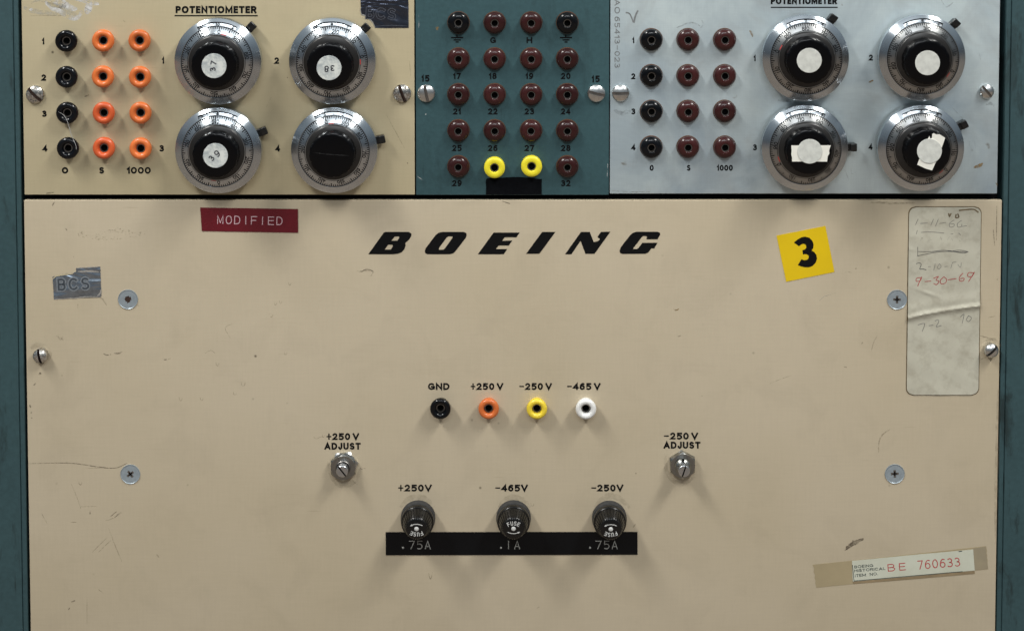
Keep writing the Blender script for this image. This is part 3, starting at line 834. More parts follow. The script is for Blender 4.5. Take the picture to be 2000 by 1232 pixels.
# window tray
def window_mesh():
    mb = MB(); vs, fl, wl = [], [], []
    idx = list(range(-WSEG, WSEG + 1)); n = len(idx)
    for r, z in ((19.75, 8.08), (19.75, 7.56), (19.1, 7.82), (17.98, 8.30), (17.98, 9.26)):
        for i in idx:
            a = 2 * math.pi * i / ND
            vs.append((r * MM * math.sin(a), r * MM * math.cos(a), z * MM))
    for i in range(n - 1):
        wl += [(i, n + i, n + i + 1, i + 1), (n + i, 2 * n + i, 2 * n + i + 1, n + i + 1), (3 * n + i, 4 * n + i, 4 * n + i + 1, 3 * n + i + 1)]  # outer floor strip is black too: painted shadow under the window's upper edge
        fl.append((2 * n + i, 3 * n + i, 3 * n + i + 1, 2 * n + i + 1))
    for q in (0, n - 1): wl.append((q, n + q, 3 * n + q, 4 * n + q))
    mb.add(vs, wl, 'etch_and_shade_black'); mb.add(vs, fl, 'satin_scale_metal')
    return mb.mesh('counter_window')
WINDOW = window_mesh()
def ring_mesh(m):
    mb = MB(); lathe(mb, [(17.56, 8.7), (17.52, 9.2), (17.45, 9.33), (14.05, 11.37), (13.9, 11.4), (13.4, 11.4)], m, ND); return mb.mesh('scale_ring', 22)
RING = {m: ring_mesh(m) for m in ('satin_scale_metal', 'dull_scale_metal')}
def polar(mb, vs, fs, ang, m, dz, k):
    """x, y in mm tangent frame at the centre radius -> on the cone at angle ang (ccw from the top)"""
    co = []
    for v in vs:
        x, y = v
        ca, sa = math.cos(ang), math.sin(ang)
        X_, Y_ = x * ca - y * sa, x * sa + y * ca
        r = math.hypot(x, y)
        co.append((X_ * MM, Y_ * MM, (zc(r) + dz + .003 * k) * MM))
    mb.add(co, fs, m)
def marks_mesh():
    mb = MB()
    for v in range(100):
        a = R_(v * 3.6)
        r1 = 14.35 if (v % 10 == 0 and v) else (15.9 if v % 10 == 0 else (15.75 if v % 5 == 0 else 16.45))
        t = .24 if v % 5 == 0 else .20
        polar(mb, [(-t, r1), (t, r1), (t, 17.38), (-t, 17.38)], [(0, 1, 2, 3)], a, 'etch_and_shade_black', .03, 0)
    for d in range(10):
        a = R_(d * 36)
        items = [('0', 0.0)] if d == 0 else [(str(d), -1.12), ('0', 1.16)]
        for s, off in items:
            for k, (vs, fs) in enumerate(letter_ribbons(s, .60 if s == '1' else 1.42, 1.85, .36, .1)):
                polar(mb, [(v.x + off, v.y + 15.15) for v in vs], fs, a, 'etch_and_shade_black', .035, k)
    n = 8
    for i in range(n):
        a0, a1 = R_(-4.5 - i * 1.3), R_(-4.5 - (i + 1) * 1.3)
        co = []
        for a, r in ((a0, 14.0), (a1, 14.0), (a1, 14.42), (a0, 14.42)):
            co.append((-math.sin(a) * r * MM, math.cos(a) * r * MM, (zc(r) + .04) * MM))
        mb.add(co, [(0, 3, 2, 1)], 'red_mark')
    # ring lines at both edges of the scale
    for r in (14.08, 17.36):
        for i in range(ND):
            a0, a1 = 2 * math.pi * i / ND, 2 * math.pi * (i + 1) / ND
            co = [(math.sin(a) * rr * MM, math.cos(a) * rr * MM, (zc(rr) + .026) * MM) for a, rr in ((a0, r), (a1, r), (a1, r + .24), (a0, r + .24))]
            mb.add(co, [(0, 1, 2, 3)], 'etch_and_shade_black')
    return mb.mesh('scale_markings')
MARKS = marks_mesh()
mb = MB(); lathe(mb, [(13.75, 11.0), (13.7, 12.0), (13.45, 12.4), (13.0, 12.6), (12.1, 12.9), (10.9, 13.3), (10.0, 13.4)], 'smoked_plastic', 72); COLLAR = mb.mesh('knob_collar', 35)
def cap_mesh():
    mb = MB(); vs, fs = [], []
    prof = [(11.45, 12.8), (11.4, 14.0), (11.2, 18.0), (11.0, 18.8), (10.5, 19.2), (9.7, 19.3)]
    n = 168; K = len(prof)
    for i in range(n):
        a = 2 * math.pi * i / n
        fl = .30 * abs(math.sin(a * 7)) ** .6
        for k, (r, z) in enumerate(prof):
            rr = r - .30 + (fl if k < 4 else fl * .3)
            vs.append((rr * MM * math.sin(a), rr * MM * math.cos(a), z * MM))
    for i in range(n):
        j = (i + 1) % n
        for k in range(K - 1): fs.append((i * K + k, i * K + k + 1, j * K + k + 1, j * K + k))
    fs.append(tuple(i * K + K - 1 for i in range(n))[::-1])
    mb.add(vs, fs, 'cap_black')
    return mb.mesh('knob_cap', 40)
CAP = cap_mesh()
def disc_mesh(m):
    mb = MB(); lathe(mb, [(6.05, 19.25), (6.05, 19.58), (5.95, 19.66), (.3, 19.66)], m, 48, cap=True); return mb.mesh('label_disc', 30)
DISC = {m: disc_mesh(m) for m in ('disc_white', 'disc_smudged')}
mb = MB(); box(mb, -.0020, .0020, .0185, .0258, .0012, .0048, 'lever_black', .0005, 3); box(mb, -.0030, .0030, .004, .0205, .0006, .0030, 'lever_black', .0003)
box(mb, -.0020, .0020, .0230, .0263, .0040, .0060, 'lever_black', .0006, 3)
LEVER = mb.mesh('brake_lever', 40)
mb = MB(); lathe(mb, [(9, -.2), (9, 2.4), (20.9, 2.6), (21.3, 2.7)], 'sleeve_metal', 48); BACK = mb.mesh('dial_base', 40)

def dial(rt, cx, cy, v0, counter, lever, ring, disc, dpx, hand, label, tape=None):
    p = loc_of(rt, cx, cy, 7 * MM); p.z = 0
    d = link('turns_dial', BEZEL, rt, p, label=label)
    link('dial_base', BACK, d)
    link('scale_ring', RING[ring], d)
    link('scale_markings', MARKS, d, (0, 0, 0), (0, 0, R_(v0)))
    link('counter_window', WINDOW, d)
    mb = MB()
    for s, ang in counter:
        for k, (vs, fs) in enumerate(letter_ribbons(s, 1.3 if len(s) == 1 else 2.0, 1.15, .30, .3)):
            co = []
            a = R_(ang)
            for v in vs:
                x, y = v.x, v.y + 18.5
                r = math.hypot(x, y)
                z = 7.82 + (19.1 - r) * .43 + .06 + .004 * k
                co.append(((x * math.cos(a) - y * math.sin(a)) * MM, (x * math.sin(a) + y * math.cos(a)) * MM, z * MM))
            mb.add(co, fs, 'etch_and_shade_black')
    mb.add([(-.1 * MM, 17.99 * MM, 8.42 * MM), (.1 * MM, 17.99 * MM, 8.42 * MM), (.1 * MM, 18.7 * MM, 8.18 * MM), (-.1 * MM, 18.7 * MM, 8.18 * MM)], [(0, 1, 2, 3)], 'etch_and_shade_black')
    link('counter_digits', mb.mesh('counter_digits'), d)
    link('knob_collar', COLLAR, d); 
    ko = (0, 0, 0)
    if disc:
        q = loc_of(rt, dpx[0], dpx[1], 19.6 * MM) - p
        ko = (q.x * .5, q.y * .5, 0)
    link('knob_cap', CAP, d, ko, (0, 0, random.uniform(0, 3)))
    x, y = lever
    lp = loc_of(rt, x, y, 5 * MM) - p
    link('brake_lever', LEVER, d, (lp.x * (1 - .0243 / math.hypot(lp.x, lp.y)), lp.y * (1 - .0243 / math.hypot(lp.x, lp.y)), 0), (0, 0, math.atan2(lp.y, lp.x) - math.pi / 2))
    if disc:
        link('label_disc', DISC[disc], d, (q.x, q.y, .12 * MM if tape else 0))
        if hand:
            mb = MB()
            for s, hx, hy, rot, hh in hand:
                for k, (vs, fs) in enumerate(letter_ribbons(s, hh * .68, hh, .58, .5)):
                    co = []
                    for v in vs:
                        a = R_(rot)
                        co.append(((v.x * math.cos(a) - v.y * math.sin(a) + hx) * MM, (v.x * math.sin(a) + v.y * math.cos(a) + hy) * MM, (19.70 + .004 * k) * MM))
                    mb.add(co, fs, 'pen_ink')
            link('handwritten_number', mb.mesh('handwritten_number'), d, (q.x, q.y, 0))
    if not disc:
        mb = MB(); v, f = ribbon([(-8.6, 1.3), (-4, .6), (1, .2), (8.2, -.2)], .35, False, False, True)
        mb.add([(a.x * MM, a.y * MM, 19.33 * MM) for a in v], [g[::-1] for g in f], 'dust_streak')
        link('dust_streak', mb.mesh('dust_streak'), d)
    if tape:
        mb = MB(); pts = []
        for px, py in tape:
            t_ = loc_of(rt, px, py, 19.5 * MM) - p
            pts.append((t_.x, t_.y))
        prism(mb, pts, 19.32 * MM, 19.5 * MM, 'tape_white')
        link('white_tape', mb.mesh('white_tape'), d)
    return d
SAT, DUL = 'satin_scale_metal', 'dull_scale_metal'
dial(pa, 425.3, 120.5, -5, (('11', 27), ('10', -1), ('9', -25)), (491, 52.5), SAT, 'disc_smudged', (417.9, 129.1), (('3', -.6, -1.7, 97, 2.9), ('7', -.2, 1.4, 80, 2.9)), 'silver dial with handwritten 37 on its disc')
dial(pa, 649, 119.9, -79.5, (('9', 24), ('8', 0), ('7', -24)), (714, 55), SAT, 'disc_smudged', (642.6, 133.2), (('8', -1.2, -.5, 176, 3.2), ('3', 1.7, -.1, 178, 3.0)), 'silver dial with upside down 38 on its disc')
dial(pa, 426.3, 294.4, -177.6, (('7', 24), ('6', 0), ('5', -24)), (514, 257), SAT, 'disc_smudged', (420.7, 304.1), (('3', -1.9, -1.3, 52, 3.0), ('9', .9, 1.0, 45, 3.4)), 'silver dial with slanted 39 on its disc')
dial(pa, 652.8, 294, 13.6, (('3', 14), ('2', -14)), (744.6, 272.8), SAT, None, None, None, 'silver dial with bare black knob')
dial(pc, 1573.5, 114.2, 75, (('8', 26), ('7', 1), ('6', -25)), (1626.7, 36.8), DUL, 'disc_white', (1580.7, 118.5), None, 'silver dial with blank white disc')
dial(pc, 1801, 113.7, -113, (('6', 25), ('5', 1), ('4', -24)), (1866, 46.5), DUL, 'disc_white', (1811.8, 123.3), None, 'silver dial with blank white disc')
dial(pc, 1572, 289.6, 119, (('5', 24), ('4', -2), ('3', -26)), (1665.6, 288), DUL, 'disc_white', (1581.5, 295.9), None, 'silver dial with white tape straight across its knob',
     [(1545.5, 284.5), (1622.6, 284.2), (1619.5, 294), (1620, 300), (1616.5, 306), (1615.5, 316), (1547, 315.8), (1547, 308), (1545.5, 302), (1546.2, 294)])
dial(pc, 1798.8, 289.8, -130.4, (('7', 24), ('6', 1), ('5', -24)), (1882, 244), DUL, 'disc_white', (1815.3, 295.2), None, 'silver dial with torn white tape slanting over its knob',
     [(1795.5, 311), (1808, 282), (1813, 270), (1815.5, 266), (1817, 271), (1820, 270), (1821, 262), (1824, 260.5), (1829, 263), (1835, 262.5), (1846, 269.5), (1843, 279), (1840, 287), (1827, 319), (1820.5, 333), (1808, 329.5), (1791.5, 322)])

# ------------------------------------------------------------------ adjusters
def hexnut(AF, z0, z1, m, rot=0.0):
    mb = MB(); R = AF / math.sqrt(3); vs, fs = [], []
    n = 60
    def hexr(a):
        b = (a + rot) % (math.pi / 3) - math.pi / 6
        return (AF / 2) / math.cos(b)
    prof = ((1.0, z0, 0), (1.0, z1 - .9, 0), (1.0, z1, 1))
    for i in range(n):
        a = 2 * math.pi * i / n
        h = hexr(a)
        for k, z, ch in prof:
            r = min(h, AF / 2 * 1.0) if ch else h
            zz = z if ch or z == z0 else z1 - .9 * (h - AF / 2 * .98) / (R - AF / 2 * .98) - .05
            vs.append((r * MM * math.sin(a), r * MM * math.cos(a), zz * MM))
        vs.append((3.8 * MM * math.sin(a), 3.8 * MM * math.cos(a), z1 * MM))
        vs.append((3.6 * MM * math.sin(a), 3.6 * MM * math.cos(a), (z1 - 1.2) * MM))
    K = 5
    for i in range(n):
        j = (i + 1) % n
        for k in range(K - 1): fs.append((i * K + k, i * K + k + 1, j * K + k + 1, j * K + k))
    mb.add(vs, fs, m)
    return mb.mesh('lock_nut', 20)
def adjuster(px, py, shaft_h, slot, long):
    p = loc_of(pd, px, py, 3 * MM); p.z = 0
    d = link('lock_nut', hexnut(12.2, .9, 3.4, 'nut_metal'), pd, p)
    if not long:
        link('mounting_nut', hexnut(12.4, 0, 1.3, 'nickel_screw', math.pi / 6), d, (.0004, .0008, 0), (0, 0, .1))
    else:
        link('mounting_nut', hexnut(12.4, 0, 1.1, 'nut_metal', 0), d, (0, 0, 0), (0, 0, .05))
    mb = MB()
    if long:
        slotted(mb, 4.1, 3.4, .65, 3.2, 3.0, 'nut_metal', 'hole_black', True, .8)
    else:
        lathe(mb, [(3.75, 2.0), (3.75, 3.5), (3.5, 3.7), (3.15, 3.4), (3.1, 2.0)], 'sleeve_metal', 36)
        lathe(mb, [(3.8, 2.05), (2.0, 2.05)], 'hole_black', 36)
    link('split_bushing', mb.mesh('split_bushing', 40), d)
    mb = MB()
    slotted(mb, 2.95, .6, .36, .5, shaft_h - .6, 'shaft_metal', 'hole_black', False, 0, 9)
    lathe(mb, [(2.9, 1.0), (2.95, shaft_h - .7)], 'shaft_metal', 40)
    link('adjuster_shaft', mb.mesh('adjuster_shaft', 40), d, (0, 0, 0), (0, 0, R_(slot)))
adjuster(670, 913.5, 8.0, 38, False)
adjuster(1333.5, 909.5, 10.5, -18, True)

# ------------------------------------------------------------------ fuse caps
mb = MB(); lathe(mb, [(8.65, -.1), (8.7, 2.6), (8.5, 3.4), (7.9, 3.7), (7.4, 3.75)], 'dusty_black', 56); FLANGE = mb.mesh('fuse_flange', 40)
def fuse_cap_mesh():
    mb = MB()
    lathe(mb, [(7.0, 3.4), (7.6, 4.0), (8.15, 4.6), (8.3, 5.4), (8.28, 6.6), (8.1, 7.3), (7.8, 7.6), (7.2, 7.65)], 'bakelite', 60)
    vs, fs = [], []
    prof = [(7.6, 7.4), (7.3, 8.6), (6.5, 12.0), (5.7, 14.4), (5.1, 15.0), (4.6, 15.2)]
    n = 240; K = len(prof)
    for i in range(n):
        a = 2 * math.pi * i / n
        g = (math.cos(a * 30) > .15)
        for k, (r, z) in enumerate(prof):
            rr = r - (.42 if (g and 0 < k < 4) else 0)
            vs.append((rr * MM * math.sin(a), rr * MM * math.cos(a), z * MM))
    for i in range(n):
        j = (i + 1) % n
        for k in range(K - 1): fs.append((i * K + k, i * K + k + 1, j * K + k + 1, j * K + k))
    fs.append(tuple(i * K + K - 1 for i in range(n))[::-1])
    mb.add(vs, fs, 'bakelite')
    return mb.mesh('fuse_cap', 40)
FUSE = fuse_cap_mesh()
def fuse_print():
    mb = MB()
    for i, s in enumerate('FUSE'):
        a = R_((1.5 - i) * 16.0)
        for k, (vs, fs) in enumerate(letter_ribbons(s, 1.25, 2.1, .34, .1)):
            co = []
            for v in vs:
                x, y = v.x, v.y + 6.1
                co.append(((x * math.cos(a) - y * math.sin(a)) * MM, (x * math.sin(a) + y * math.cos(a) - 3.35) * MM, (15.24 + .005 * k) * MM))
            mb.add(co, fs, 'white_stamp')
    pts = arc(0, 1.9, 5.2, 4.3, 238, 298, 12)
    vs, fs = ribbon(pts, .36)
    mb.add([(v.x * MM, v.y * MM, 15.24 * MM) for v in vs], fs, 'white_stamp')
    ex, ey = pts[-1]
    mb.add([((ex - .55) * MM, (ey + .35) * MM, 15.25 * MM), ((ex - .1) * MM, (ey - .6) * MM, 15.25 * MM), ((ex + .85) * MM, (ey + .45) * MM, 15.25 * MM)], [(0, 1, 2)], 'white_stamp')
    return mb.mesh('stamped_arrow')
FPRINT = fuse_print()
mb = MB(); lathe(mb, [(1.1, 15.2), (1.1, 15.32), (.95, 15.42), (.2, 15.46)], 'white_stamp', 24, cap=True); FPIN = mb.mesh('centre_pin', 60)
for px, py, rot in ((813.6, 1032.3, 180), (1003, 1032, 0), (1193, 1033, 181)):
    p = loc_of(pd, px, py, 15.2 * MM); p.z = 0
    f = link('fuse_flange', FLANGE, pd, p)
    f.name = 'fuse_holder'
    link('fuse_cap', FUSE, f, (0, 0, 0), (0, 0, R_(rot)))
    link('stamped_arrow', FPRINT, f, (0, 0, 0), (0, 0, R_(rot)))
    link('centre_pin', FPIN, f)

# ------------------------------------------------------------------ stickers, tapes and tags lying on the panels
def sticker(name, pts, m, label, cat, thick=.12, side=None, group=None):
    cx = sum(p[0] for p in pts) / len(pts); cy = sum(p[1] for p in pts) / len(pts)
    x, z = P(cx, cy)
    o = bpy.data.objects.new(name, None); COL.objects.link(o)
    o.empty_display_size = .01
    o.location = (x, 0, z); o.rotation_euler = (R_(90), 0, 0)
    mb = MB()
    loc = [loc_of(o, *p) for p in pts]
    prism(mb, [(p.x, p.y) for p in loc], .02 * MM, thick * MM, m, side)
    return tag(o, label, cat, group), mb
def strip_text(rt, s, cx, cy, w, h, t, m, lift, **k):
    return put_text(rt, 'embossed_lettering' if 'emb' in m else 'lettering', s, cx, cy, w, h, t, m, z=lift, **k)

o, mb = sticker('embossed_tape', [(391, 405.3), (486, 406.8), (581.8, 408.3), (582.4, 454.4), (488, 452.8), (394.3, 451)], 'red_tape', 'dark red embossed tape strip reading MODIFIED, above the maker lettering', 'label', .25)
link('tape_base', mb.mesh('tape_base'), o)
for i, ch in enumerate('MODIFIED'):
    strip_text(o, ch, 430.5 + i * 16.55 - (i > 3) * .3, 428.9 + i * .36, 12.0 if ch != 'I' else 2, 16.5, 1.7, 'embossed_pink', .32, rot=-1.2)

o, mb = sticker('number_sticker', [(1516.5, 460.2), (1612, 441.3), (1629.7, 531), (1535.4, 550.2)], 'yellow_vinyl', 'square yellow vinyl sticker with a bold black 3, stuck on askew', 'sticker', .14)
link('vinyl_square', mb.mesh('vinyl_square'), o)
N3 = [(580, 440), (640, 390), (700, 355), (765, 346), (830, 365), (878, 415), (895, 475), (888, 530), (862, 568), (905, 590), (940, 640), (950, 700), (930, 760), (880, 815), (820, 835), (760, 836), (700, 825), (642, 802), (700, 706), (735, 722), (775, 722), (810, 700), (820, 665), (805, 638), (775, 625), (725, 630), (714, 565), (755, 550), (778, 525), (775, 490), (755, 465), (725, 460), (695, 472), (660, 500)]
pts = [(1480 + x / 8.215, 420 + y / 8.215) for x, y in N3]
c0 = loc_of(o, 1577, 492); mb = MB()
prism(mb, [((loc_of(o, *p) - c0).x, (loc_of(o, *p) - c0).y) for p in pts], .15 * MM, .20 * MM, 'ink_black')
link('printed_number', mb.mesh('printed_number'), o, c0)

def outline_letters(o, s, cx, cy, w, h, rot, m1, m2, t1=6.0, t2=2.8, z=.16):
    put_text(o, 'outlined_lettering', s, cx, cy, w, h, t1, m1, gap=1.5, rot=rot, z=z)
    put_text(o, 'letter_fill', s, cx, cy, w - (t1 - t2), h - (t1 - t2), t2, m2, gap=1.5 + t1 - t2, rot=rot, z=z + .06)
o, mb = sticker('foil_tag', [(102.7, 540.5), (110, 537.5), (117, 535.5), (128, 534.2), (142, 533.5), (146, 531.5), (149, 531), (148.7, 523.4), (172, 521.8), (195.8, 520.3), (196.8, 548), (198.2, 577.3), (196, 580.5), (150, 582), (105.5, 584.6), (104, 560)], 'silver_foil', 'torn silver foil tag with outlined letters near the left edge of the large panel', 'tag', .14)
link('foil_sheet', mb.mesh('foil_sheet'), o)
outline_letters(o, 'BCS', 143.5, 554.5, 66, 28, 2.5, 'foil_line', 'foil_dark', 8.0, 3.2)
mb = MB()
for pts, t, m in (([(102.5, 545), (110, 539), (118, 537), (130, 535.5), (142, 534.5)], 3.0, 'foil_back'), ([(150, 523.6), (172, 522.2), (195, 520.8)], 1.4, 'foil_edge_glint'), ([(106, 584), (150, 581.6), (170, 579.5), (196, 579)], 2.0, 'foil_edge_glint'), ([(190, 578), (196, 572), (197, 565)], 3, 'foil_edge_glint'), ([(152, 530.5), (175, 529.5), (193, 531)], 4, 'foil_edge_glint')):  # torn backing, plus bright strokes painting glints on edges and wrinkles
    stroke_on(mb, o, pts, t, m, z=.15, jit=.4)
link('torn_edge_glints', mb.mesh('torn_edge_glints'), o)
o, mb = sticker('foil_tag', [(703.5, -26), (797, -26), (798, 10), (798.2, 55), (760, 55.3), (733, 54.8), (730, 46), (723, 40), (716, 33), (705, 27.5)], 'navy_foil', 'torn dark navy foil tag at the upper right corner of the cream dial panel', 'tag', .14)
link('foil_sheet', mb.mesh('foil_sheet'), o)
outline_letters(o, 'BCS', 744, 27, 60, 24, -3, 'foil_dim_line', 'navy_foil')
mb = MB()
for pts, t, m in (([(704, 18), (706, 28), (711, 30), (717, 34), (724, 40), (729, 46), (733, 55)], 2.0, 'foil_edge_glint'), ([(797, 2), (797.6, 30), (797.8, 54)], 1.2, 'foil_dim_line'), ([(706, 28), (712, 37), (722, 48), (728, 54)], 1.6, 'pale_smear'), ([(735, 51), (765, 50), (795, 51)], 1.4, 'foil_dim_line')):  # torn rim of the navy tag, its glint painted as a bright stroke
    stroke_on(mb, o, pts, t, m, z=.15, jit=.4)
link('torn_edge_glints', mb.mesh('torn_edge_glints'), o)

# black cloth tape over the bottom of the teal panel
tp = [(949, 352), (951, 348.5), (960, 348), (985, 347), (1000, 346), (1016, 346), (1030, 347), (1045, 349), (1056, 350), (1058.4, 349.6), (1058, 365), (1058, 379.6), (1030, 380), (990, 380), (949, 379.8), (949.5, 366), (948.6, 356)]
o, mb = sticker('black_tape', tp, 'cloth_tape', 'short piece of matt black tape below the two yellow jacks', 'tape', .25)
me = mb.mesh('black_tape')
loc = o.location.copy(); rot = o.rotation_euler.copy(); props = (o['label'], o['category'])
bpy.data.objects.remove(o)
o = link('black_tape', me, None, loc, rot); tag(o, *props)

# embossed strip under the fuses
o, mb = sticker('embossed_tape', [(753.4, 1038.4), (1000, 1038.2), (1245, 1038), (1245.3, 1082.2), (1000, 1082.8), (753.5, 1083.2)], 'black_label_tape', 'long black embossed tape strip with fuse ratings under the three fuse caps', 'label', .25)
link('tape_base', mb.mesh('tape_base'), o)
for dx, chars in ((0, ((787.3, '.'), (804.5, '7'), (819.5, '5'), (835.5, 'A'))), (191, ((978.5, '.'), (993.2, '1'), (1010, 'A'))), (365, ((1152.6, '.'), (1169, '7'), (1184.5, '5'), (1200.5, 'A')))):
    for x, ch in chars:
        if ch == '.':
            c0 = loc_of(o, x, 1068.6); m2 = MB(); lathe(m2, [(.55, .24), (.5, .36), (.1, .4)], 'embossed_grey', 16, cap=True)
            link('embossed_lettering', m2.mesh('embossed_lettering'), o, c0)
        elif ch == '1':
            strip_text(o, 'I', x, 1063, 2, 16.5, 1.6, 'embossed_grey', .32)
        else:
            strip_text(o, ch, x, 1063, 11.5, 16.5, 1.6, 'embossed_grey', .32)

# service record card
def card():
    x, z = P(1842, 775)
    o = bpy.data.objects.new('record_card', None); COL.objects.link(o)
    o.location = (x, 0, z); o.rotation_euler = (R_(90), 0, 0); o.empty_display_size = .01
    tag(o, 'aged grey paper record card with handwritten dates, creased across, by the right edge', 'card')
    def edges(y, inset):
        t = (y - 403) / (772 - 403)
        xl = 1774 - 5 * t + inset; xr = 1917.5 - 5.5 * t - inset
        r = 14.0
        yt = y - (403 + inset); yb = (772 - inset) - y
        k = min(yt, yb)
        if k < r: c = r - math.sqrt(max(0, r * r - (r - k) ** 2)); xl += c; xr -= c
        return xl, xr
    def hz(px, py):
        yc = 624 - 27 * ((px - 1770) / 143) ** .7
        d = py - yc
        h = 1.05 * math.exp(-(d / 5.5) ** 2) * (1.0 if d < 0 else .55) + (.35 * math.exp(-((d + 16) / 12) ** 2))
        yc2 = 562 + (px - 1785) * .37
        h += .35 * math.exp(-((py - yc2) / 3.2) ** 2) * max(0, 1 - abs(px - 1812) / 32)
        yc3 = 486 + (px - 1774) * .2
        h += .30 * math.exp(-((py - yc3) / 3.0) ** 2) * max(0, 1 - (px - 1774) / 14)
        h += .06 * math.sin(px * .11 + py * .05) + .05 * math.sin(py * .13 - px * .04)
        return max(.22, .34 + h)
    for inset, m, name, dz in ((0, 'card_edge', 'card_backing', -.10), (1.6, 'card_paper', 'paper_sheet', 0)):
        mb = MB(); vs, fs = [], []
        NX, NY = 40, 150
        for j in range(NY + 1):
            s = j / NY
            y = 403 + inset + (372.5 - 2 * inset - 3.5) * s
            xl, xr = edges(y, inset)
            for i in range(NX + 1):
                px = xl + (xr - xl) * i / NX
                q = loc_of(o, px, y)
                hh = hz(px, y) if name == 'paper_sheet' else .06
                vs.append((q.x, q.y, hh * MM))
        for j in range(NY):
            for i in range(NX):
                a = j * (NX + 1) + i
                fs.append((a, a + NX + 1, a + NX + 2, a + 1))
        mb.add(vs, fs, m)
        link(name, mb.mesh(name, 60), o)
    def write(name, strokes, m, t):
        c0 = loc_of(o, *strokes[0][0]); mb = MB()
        for k, st in enumerate(strokes):
            pts = catmull(st, 5) if len(st) > 2 else [tuple(Vector(st[0]).lerp(Vector(st[1]), i / 6)) for i in range(7)]
            v, f = ribbon(pts, t, False, True)
            co = []
            for p in v:
                q = loc_of(o, p.x, p.y) - c0
                co.append((q.x, q.y, (hz(p.x, p.y) + .05 + .004 * (k % 5)) * MM))
            mb.add(co, [g[::-1] for g in f], m)
        link(name, mb.mesh(name), o, c0)
    Z = lambda pts: [(1700 + x / 2.933, 380 + y / 2.933) for x, y in pts]
    write('handwritten_date', [Z(a) for a in ([(258, 172), (272, 140)], [(285, 165), (325, 162)], [(345, 175), (360, 140)], [(372, 180), (388, 140)], [(395, 165), (430, 160)], [(478, 145), (452, 165), (455, 185), (475, 182), (478, 168), (458, 168)], [(520, 148), (498, 165), (500, 185), (520, 182), (522, 168)], [(525, 182), (550, 178)])], 'pencil', .95)
    write('handwritten_date', [Z(a) for a in ([(262, 225), (268, 205)], [(290, 216), (340, 213), (420, 220)], [(460, 226), (472, 224)], [(505, 220), (515, 230)])], 'pencil', .9)
    write('handwritten_date', [Z(a) for a in ([(285, 265), (295, 245), (300, 262)], [(330, 262), (350, 258)], [(400, 240), (408, 262)], [(440, 258), (455, 240), (470, 262)], [(510, 245), (525, 260), (512, 268), (508, 255)])], 'faint_scuff', .9)
    write('crossed_out_line', [Z(a) for a in ([(270, 300), (270, 352)], [(270, 325), (350, 326), (420, 318), (490, 326), (555, 328), (540, 322), (500, 318), (460, 325)], [(272, 350), (330, 338), (400, 326), (470, 325), (530, 335), (558, 325)])], 'pen_ink', .85)
    write('handwritten_date', [Z(a) for a in ([(262, 395), (280, 390), (290, 400), (282, 425), (300, 425), (318, 430)], )], 'pen_ink', 1.1)
    write('handwritten_date', [Z(a) for a in ([(330, 413), (345, 411)], [(362, 432), (370, 395)], [(395, 395), (382, 415), (392, 425), (404, 410), (395, 395)], [(425, 412), (440, 410)], [(460, 420), (470, 390), (490, 385)], [(500, 400), (515, 415), (520, 390)])], 'pencil', .8)
    write('red_handwritten_date', [Z(a) for a in ([(290, 475), (265, 478), (262, 495), (285, 492), (292, 472), (270, 522)], [(312, 497), (345, 494)], [(362, 478), (388, 468), (375, 488), (392, 495), (378, 514), (362, 508)], [(420, 470), (400, 490), (405, 510), (428, 505), (436, 485), (420, 470)], [(445, 487), (490, 480)], [(528, 450), (510, 470), (510, 492), (530, 492), (535, 478), (515, 480)], [(592, 448), (562, 446), (556, 466), (580, 468), (594, 444), (562, 496)])], 'red_crayon', 1.35)
    write('handwritten_date', [Z(a) for a in ([(272, 745), (310, 738), (296, 782)], [(335, 750), (358, 745)], [(370, 722), (385, 715), (390, 728), (376, 755), (405, 748)], [(515, 700), (535, 685), (525, 735)], [(560, 695), (548, 715), (562, 725), (578, 705), (560, 692)])], 'pencil', 1.05)
    write('dark_smudge', [Z(a) for a in ([(448, 110), (452, 125), (460, 110)], [(490, 115), (488, 132), (505, 128), (500, 112)], [(510, 90), (545, 86), (590, 84), (615, 100)])], 'card_edge', 2.6)
card()

# asset tag: yellowed tape with a white paper label and red numbers
o, mb = sticker('asset_tag', [(1587, 1102), (1700, 1090), (1925.8, 1065.6), (1927.5, 1075), (1926.8, 1079), (1928.2, 1084), (1927.6, 1088), (1929, 1094), (1928.4, 1098), (1930, 1110.6), (1760, 1130), (1594.4, 1146.8), (1592.5, 1138), (1593, 1133), (1591, 1128), (1591.6, 1122), (1589.2, 1116), (1590, 1110)], 'old_tape', 'white paper label with red serial number held by yellowed tape, low on the right', 'tag', .08)
link('yellowed_tape', mb.mesh('yellowed_tape'), o)
def part_prism(rt, name, pts, z0, z1, m):
    mb = MB(); prism(mb, [((loc_of(rt, *p)).x, (loc_of(rt, *p)).y) for p in pts], z0 * MM, z1 * MM, m); return link(name, mb.mesh(name), rt)
part_prism(o, 'lower_tape', [(1664.5, 1132), (1780, 1122), (1903, 1112.5), (1904, 1119.5), (1790, 1129.5), (1666, 1139.5)], .09, .12, 'old_tape_dark')
part_prism(o, 'tape_end', [(1900.5, 1070), (1925.4, 1066), (1929.6, 1110), (1904, 1113)], .085, .10, 'clear_old_tape')
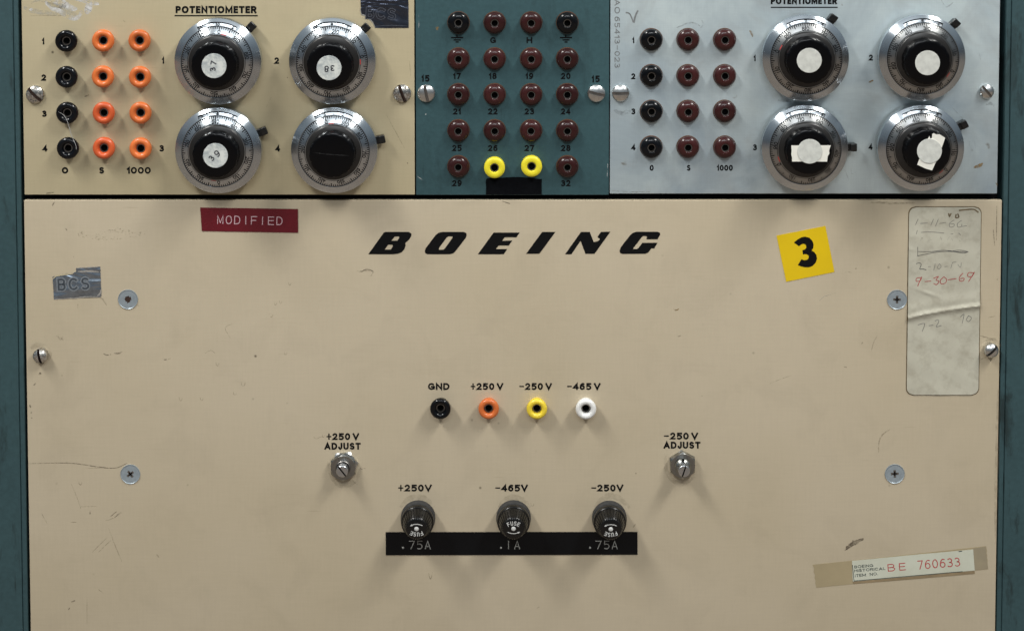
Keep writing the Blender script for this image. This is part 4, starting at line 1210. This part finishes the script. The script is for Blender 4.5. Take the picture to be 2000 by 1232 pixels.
part_prism(o, 'paper_label', [(1664, 1094.3), (1780, 1083), (1900.6, 1072), (1903.6, 1113), (1780, 1124.5), (1665.5, 1134.5)], .13, .18, 'tag_paper')
for s, x, y, w in (('BOEING', 1686.9, 1104.5, 37), ('HISTORICAL', 1698.6, 1111.2, 61), ('ITEM    NO.', 1692, 1121.2, 45)):
    put_text(o, 'printed_word', s, x, y, w, 5.6, 1.05, 'green_ink', gap=1.2, rot=5.2 if s != 'HISTORICAL' else 4.6, z=.20)
mb = MB()
for pts in ([(1664.8, 1102), (1667.8, 1133.8)], [(1667.8, 1133.4), (1780, 1123.6), (1880, 1115)]):
    stroke_on(mb, o, pts, 1.2, 'green_ink', z=.20, taper=False)
stroke_on(mb, o, [(1872, 1076), (1879, 1075.4)], 1.6, 'green_ink', z=.2, taper=False)
link('printed_border', mb.mesh('printed_border'), o)
put_text(o, 'printed_letters', 'BE', 1751, 1106.5, 35, 14.5, 1.7, 'red_stamp', gap=8, rot=5, z=.20)
put_text(o, 'printed_number', '760633', 1833.5, 1099.3, 83, 17.5, 1.9, 'red_stamp', gap=3.6, rot=4.5, z=.20)

# loose thread caught on the black jacks
x, z = P(131, 255, .009)
pts = [(114, 219), (118, 221), (124, 225), (130, 234), (135, 248), (139, 263), (144, 275), (148, 284), (149, 292)]
cp = catmull(pts, 6); vs, fs = [], []
for i, p in enumerate(cp):
    hh = 8.4 + 1.0 * math.sin(i / len(cp) * math.pi)
    qx, qz = P(p[0], p[1], hh * MM)
    for k in range(5):
        a = 2 * math.pi * k / 5
        vs.append((qx - x + .00013 * math.cos(a), -hh * MM + .009 + .00013 * math.sin(a), qz - z))
for i in range(len(cp) - 1):
    for k in range(5): fs.append((i * 5 + k, i * 5 + (k + 1) % 5, (i + 1) * 5 + (k + 1) % 5, (i + 1) * 5 + k))
mb = MB(); mb.add(vs, fs, 'thread_grey')
tag(link('thread', mb.mesh('thread', 60), None, (x, -.009, z)), 'thin pale thread hanging across two black jacks on the cream panel', 'thread')
